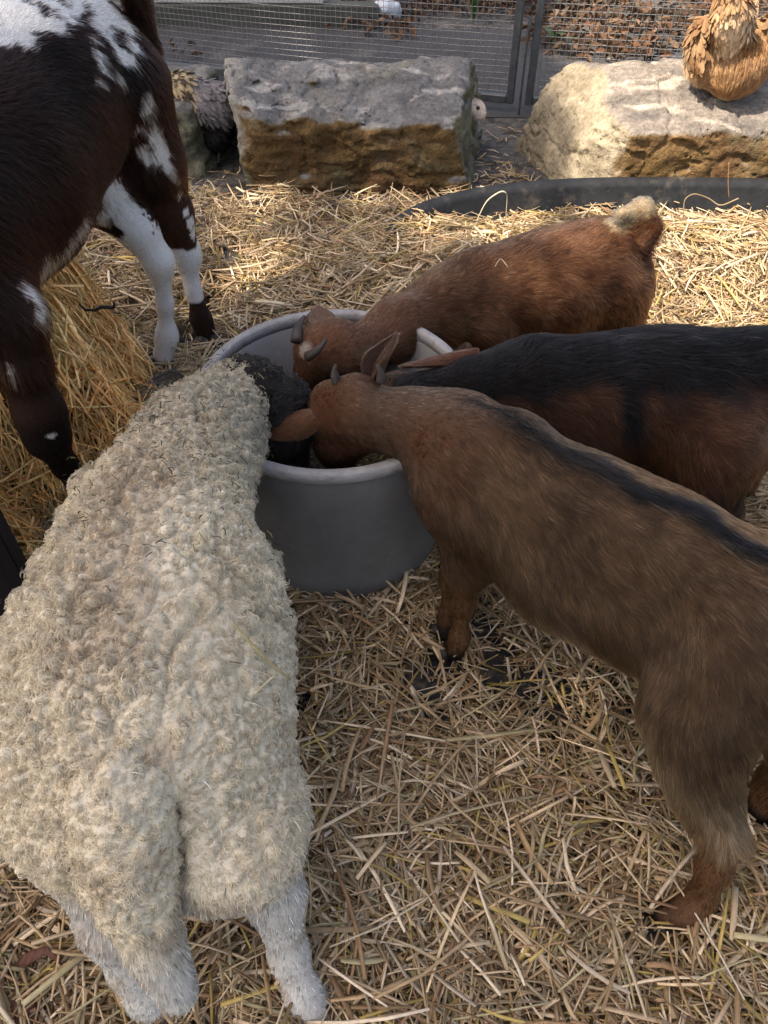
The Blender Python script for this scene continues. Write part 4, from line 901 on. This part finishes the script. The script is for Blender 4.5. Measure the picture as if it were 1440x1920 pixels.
b = Body(); b.ball(henpt(1378, 118), (.112, .13, .105), .05).ball(henpt(1326, 98, .03), (.062, .08, .085), .04).ball(henpt(1322, 128, .02), (.045, .05, .045), .03).limb([henpt(1380, 90, .02), henpt(1378, 40, .05)], [.085, .06], .05)
b.limb([henpt(1378, 100, .1), henpt(1375, 20, .22), henpt(1370, -40, .26)], [.09, .06, .042], .05).ball(henpt(1368, -62, .28), .042, .03)
hv, hq = b.grow(.008, lambda p: .008*fbm(p, 22, 3, 71)); hn = normals(hv, hq)
def colhen(p, n): f = fbm(p, 20, 3, 72); c = mix((.31, .165, .075), (.52, .345, .195), .5+f); return mix(c, (.70, .54, .36), .7*sstep(.1, .4, noise(p, 14, 73)))
t = tag(empty('hen', HB*A(1, 1, 0)+A(0, 0, .37)), 'buff hen seen from behind, standing on the pale boulder', 'hen')
bo = mesh('body', hv, hq, M_SKIN, t, col=colhen(hv, hn)); down = lambda p, n: A(0, -.45, -1)+.4*(p-HB)
plumage('plumage', hv, hq, hn, 3600, lambda p, n: np.full(len(p), .020), down, colhen, bo)
fur('fluff', hv, hq, hn, 40000, lambda p, n: np.full(len(p), .024), down, lambda p, n: colhen(p, n)*1.1, M_WOOL, bo, lift=.5, rad=.0005, wild=.5, guard=0)
for k, (px, py, dx) in enumerate(((1420, 82, .02), (1312, 78, -.01))):
    w = Body(); w.limb([henpt(px, py-16, .10), henpt(px+dx*200, py, .02), henpt(px+dx*100, py+36, -.05)], [.05, .055, .02], .04, .45, A(1, 0, 0)); wv, wq = w.grow(.007); wn = normals(wv, wq)
    wo = mesh('wing', wv, wq, M_SKIN, t, col=colhen(wv, wn)*.8); plumage('wing_feathers', wv, wq, wn, 220, lambda p, n: np.full(len(p), .05), lambda p, n: A(0, -.8, -.7)+0*p, lambda p, n: mix(colhen(p, n)*.75, (.05, .02, .012), .8*(p[:, 2] < henpt(px, py+22)[2])*(k == 0)), wo, .08, .4)
w = Body(); w.limb([henpt(1376, 78, -.07), henpt(1372, 36, -.10), henpt(1368, -14, -.11)], [.06, .055, .03], .03, .6, A(0, 1, 0)); wv, wq = w.grow(.007); wn = normals(wv, wq)
wo = mesh('tail', wv, wq, M_SKIN, t, col=colhen(wv, wn)); plumage('tail_feathers', wv, wq, wn, 600, lambda p, n: np.full(len(p), .030), lambda p, n: A(0, -.5, -1)+.5*(p-henpt(1372, 40)), lambda p, n: colhen(p, n)*1.05, wo, .2, .5)
M_SHANK = material('hen_leg', (.42, .30, .12), .6, var=.3, vscale=80); M_COMB = material('comb', (.45, .04, .03), .5)
for px in (1327, 1392):
    a = P(px-2, 163, .372); f = MB(); f.tube([henpt(px+8, 128, .02), a+A(0, .01, .03), a], [.012, .007, .006], 8)
    for an in (-.5, 0, .5, pi): f.tube([a+A(0, 0, .004), a+A(sin(an)*.02, cos(an)*.02, .004), a+A(sin(an)*.042, cos(an)*.042, 0)], [.005, .0045, .002], 6)
    f.build('leg', M_SHANK, t, smooth=True)
f = MB(); f.tube([henpt(1366, -62, .31), henpt(1365, -60, .345)], [.012, .003], 8); f.build('beak', M_SHANK, t, smooth=True)
f = MB(); f.box(henpt(1367, -92, .30), (.008, .05, .03), bev=.003); f.build('comb', M_COMB, t)
# grey hen in the gap between the mossy and the flat boulder
GB = PY(398, 205, 3.50); gpt = lambda px, py, dy=0: PY(px, py, 3.50+dy)
b = Body(); b.ball(gpt(402, 205), (.095, .10, .085), .05).ball(gpt(402, 250), (.07, .075, .07), .05).limb([gpt(385, 190), gpt(345, 165, .0), gpt(300, 158, .02), gpt(265, 150, .03)], [.075, .048, .04, .034], .04).limb([gpt(415, 185), gpt(437, 160), gpt(449, 140)], [.05, .026, .016], .03)
hv, hq = b.grow(.008, lambda p: .007*fbm(p, 24, 3, 74)); hn = normals(hv, hq)
def colg(p, n):
    x = p[:, 0]; f = fbm(p, 25, 3, 75); c = mix((.12, .11, .12), (.24, .225, .24), .5+f); tan = sstep(gpt(372, 170)[0], gpt(362, 170)[0], x+.012*f)
    st = np.sin((x-p[:, 2]*.5)*190+3*f) > .35; c = mix(c, np.where(st[:, None], A(.07, .05, .035), A(.42, .33, .20)), tan); c = mix(c, (.30, .19, .09), .8*sstep(gpt(330, 160)[0], gpt(300, 160)[0], x))
    c = mix(c, (.010, .009, .010), sstep(gpt(400, 214)[2], gpt(400, 226)[2], p[:, 2]+.02*f+.25*(x-gpt(400, 200)[0]))*(1-tan)); return mix(c, (.009, .009, .011), sstep(gpt(418, 180)[0], gpt(430, 170)[0], x)*(p[:, 2] > gpt(418, 180)[2]))  # black tail, and a belly blackened for the shade it stands in
t = tag(empty('hen', GB*A(1, 1, 0)), 'grey hen with tan neck and black tail between two boulders', 'hen'); bo = mesh('body', hv, hq, M_SKIN, t, col=colg(hv, hn))
plumage('plumage', hv, hq, hn, 1100, lambda p, n: np.full(len(p), .034), lambda p, n: A(.6, -.1, -.5)+0*p, colg, bo)
for px in (392, 412):
    a = P(px, 312, .006); f = MB(); f.tube([gpt(px, 262), a*A(1, 1, 0)+A(0, 0, .03), a], [.012, .008, .006], 8)
    for an in (-.5, 0, .5): f.tube([a, a+A(sin(an)*.04, -cos(an)*.04, 0)], [.005, .003], 6)
    f.build('leg', M_HOOF, t, smooth=True)
h0 = gpt(255, 140, .03); b = Body(); b.ball(h0, (.034, .026, .026), .02); hv2, hq2 = b.grow(.006); mesh('head', hv2, hq2, M_SKIN, t, col=np.tile(A(.3, .18, .08), (len(hv2), 1)))
f = MB(); f.tube([h0+A(-.03, 0, 0), h0+A(-.058, 0, -.006)], [.010, .003], 8); f.build('beak', M_SHANK, t, smooth=True); f = MB(); f.box(h0+A(-.01, 0, .032), (.04, .006, .02), bev=.002); f.build('comb', M_COMB, t)
# rabbit peeking out behind the flat boulder
RB = PY(874, 205, 3.60); rp = lambda px, py, dy=0: PY(px+15, py, 3.60+dy)
b = Body(); b.limb([rp(862, 200, .03), rp(878, 207), rp(887, 214, -.02)], [.045, .036, .022], .02).limb([rp(835, 225, .06), rp(800, 235, .1)], [.075, .09], .05).ball(rp(800, 265, .1), (.10, .09, .08), .05).limb([rp(838, 240, .0), rp(842, 290, -.03)], [.03, .02], .02).limb([rp(780, 270, .05), rp(800, 300, .0)], [.04, .025], .02)
hv, hq = b.grow(.007); hn = normals(hv, hq); colr = lambda p, n: mix((.60, .47, .37), (.74, .66, .58), .5+fbm(p, 30, 2, 77))
t = tag(empty('rabbit', RB*A(1, 1, 0)), 'cream rabbit peeking out from behind the flat slate boulder', 'rabbit'); bo = mesh('body', hv, hq, M_SKIN, t, col=colr(hv, hn))
fur('coat', hv, hq, hn, 9000, lambda p, n: np.full(len(p), .012), lambda p, n: A(-1, .4, 0)+0*p, colr, M_WOOL, bo, lift=.4, rad=.0005, guard=0)
ear('ear', t, rp(866, 185, .03), rp(874, 140, .03), .034, A(.2, -1, .1), .5, 0, (.66, .58, .52), (.62, .45, .40), fuzz=False); ear('ear', t, rp(852, 188, .05), rp(842, 142, .06), .034, A(.2, -1, .1), .5, 0, (.66, .58, .52), (.62, .45, .40), fuzz=False)
eye(t, rp(881.5, 202.5, -.034), .0085); f = MB(); f.box(rp(893, 214, -.03), (.012, .010, .008), bev=.003); f.build('nose', material('rabbit_nose', (.45, .20, .17), .6), t)

# odd bits: twig on the hay, stray stalks by the trough, rust red stalk, hay box
M_TWIG = material('dark_twig', (.015, .013, .012), .8)
f = MB(); tw = [PY(148, 570, 1.50), PY(160, 581, 1.50), PY(178, 582, 1.50), PY(190, 576, 1.50), PY(214, 577, 1.50)]; f.tube(tw, [.002, .003, .003, .004, .004], 7); f.tube([tw[4], tw[4]+A(.002, .004, .012)], [.004, .002], 6); tag(f.build('twig', M_TWIG, None, True), 'small black forked twig lying on the hay heap', 'twig')
Y0 = 2.60
blade('straw_stalk', 'pale bent leaf blade standing up before the left end of the trough', [PY(893, 415, Y0), PY(912, 375, Y0), PY(940, 357, Y0), PY(952, 362, Y0), PY(948, 410, Y0)], .010, (.55, .50, .36), flat=.2)
blade('straw_stalk', 'white dry leaf blade lying in the straw below the trough', [PY(905, 432, Y0), PY(930, 434, Y0), PY(950, 470, Y0-.02)], .013, (.66, .62, .50), flat=.2)
blade('straw_stalk', 'thin brown stalk standing upright against the pale boulder', [PY(1367, 372, 2.72), PY(1365, 340, 2.73), PY(1367, 304, 2.75)], .006, (.33, .19, .09))
blade('straw_stalk', 'looping pale stalk arching over the straw at the trough', [PY(1281, 408, 2.65), PY(1283, 372, 2.66), PY(1302, 362, 2.66), PY(1330, 372, 2.66), PY(1350, 388, 2.64), PY(1385, 372, 2.62)], .006, (.46, .36, .22))
blade('straw_stalk', 'short white straw stuck on the back of the red goat', [P(928, 500, .49), P(938, 482, .50), P(952, 500, .495)], .0016, (.45, .40, .28))
M_RUST = material('rust_fibre', (.15, .065, .045), .6, var=.5, vscale=40, bump=.6, bscale=90, stretch=(4, 1, 1), trans=.1)
t = tag(empty('dried_stalk', P(40, 1890, .03)), 'rust red dried stalk with a curled leaf at the feet of the sheep', 'dried stalk')
f = MB(); f.tube([P(48, 1940, .05), P(44, 1890, .06), P(40, 1850, .055)], [.022, .020, .012], 14, flat=.6); so = f.build('stem', M_RUST, t, smooth=True)
c = [P(20, 1825, .05), P(50, 1798, .07), P(85, 1782, .085), P(108, 1800, .08), P(118, 1840, .05)]; f = MB(); f.tube(c, [.008, .010, .006, .004, .003], 8, flat=.22); f.tube([P(75, 1800, .05), P(90, 1820, .045), P(98, 1840, .04)], [.006, .009, .004], 8, flat=.25); f.build('curled_leaf', M_RUST, t, smooth=True)
M_BOX = material('dark_boards', (.035, .03, .03), .75, var=.5, vscale=7, bump=.5, bscale=35, stretch=(1, 1, .15))
t = tag(empty('hay_box', (-.95, .85, 0)), 'dark board hay box at the left edge beside the sheep', 'hay box')
f = MB(); f.box((-.785, .83, .175), (.025, .42, .35), bev=.003); f.build('side_board', M_BOX, t)
for y in (1.028, .632):
    f = MB(); f.box((-1.06, y, .17), (.50, .024, .34), bev=.003); f.build('end_board', M_BOX, t)
for y in (.60, 1.06):
    f = MB(); f.box((-.787, y, .185), (.035, .035, .37), bev=.003); f.build('corner_post', M_BOX, t)

# unseen tree added to block the sun, crown shaped for the wanted shade patches
M_BARK = material('bark', (.12, .10, .08), .9, var=.5, vscale=12, bump=.8, bscale=30, stretch=(1, 1, .3)); M_CROWN = material('tree_leaf', (.06, .12, .03), .5, trans=.25, var=.4, vscale=3)
def shade(x, y):
    p = np.stack([x, y, 0*x], 1); n = .5*noise(p, 2.2, 101)+.5*noise(p, 5.5, 102)
    lit = sstep(.60, .80, x+.25*n-.12*(y-2.2))*sstep(1.50, 1.75, y+.25*n)
    lit = np.maximum(lit, .95*sstep(-.28, .06, n)*sstep(1.75, 2.2, y)*sstep(-.8, -.4, x)*sstep(3.3, 3.0, y))
    return lit
n = 60000; gx = RNG.uniform(-3.2, 3.6, n); gy = RNG.uniform(-2.5, 7.5, n); lit = shade(gx, gy); lit = np.where((gy > 4.0) & (gx < .3), lit*.6, lit)
k = RNG.random(n) < np.clip(1-lit, 0, 1)*np.where(gy < 2.1, .9, .5); gx, gy = gx[k], gy[k]; h = RNG.uniform(8.5, 11.5, len(gx)); pos = np.stack([gx, gy, 0*gx], 1)+SUNDIR*(h/SUNDIR[2])[:, None]  # leaves set back along the sun so their shadow lands outside the lit patches
Vl, Fl, Cl = leaves(pos, .19, [(.06, .12, .03)], .7)
tr = tag(empty('added_shade_tree', (-8.5, -3.6, 0)), 'unseen leafy tree added beside the pen, its crown shaped to shade the animals', 'tree')
mesh('crown', Vl, Fl, M_CROWN, tr, smooth=False)
f = MB(); top = A(-7.6, -2.6, 7.0); f.tube([A(-8.5, -3.6, -.1), A(-8.4, -3.5, 2.5), top], [.42, .34, .24], 14)
for i in range(9): e = pos[RNG.integers(len(pos))]; mid = (top+e)/2+A(0, 0, .3); f.tube([top, mid, e], [.10, .06, .02], 8)
f.build('trunk', M_BARK, tr, smooth=True)
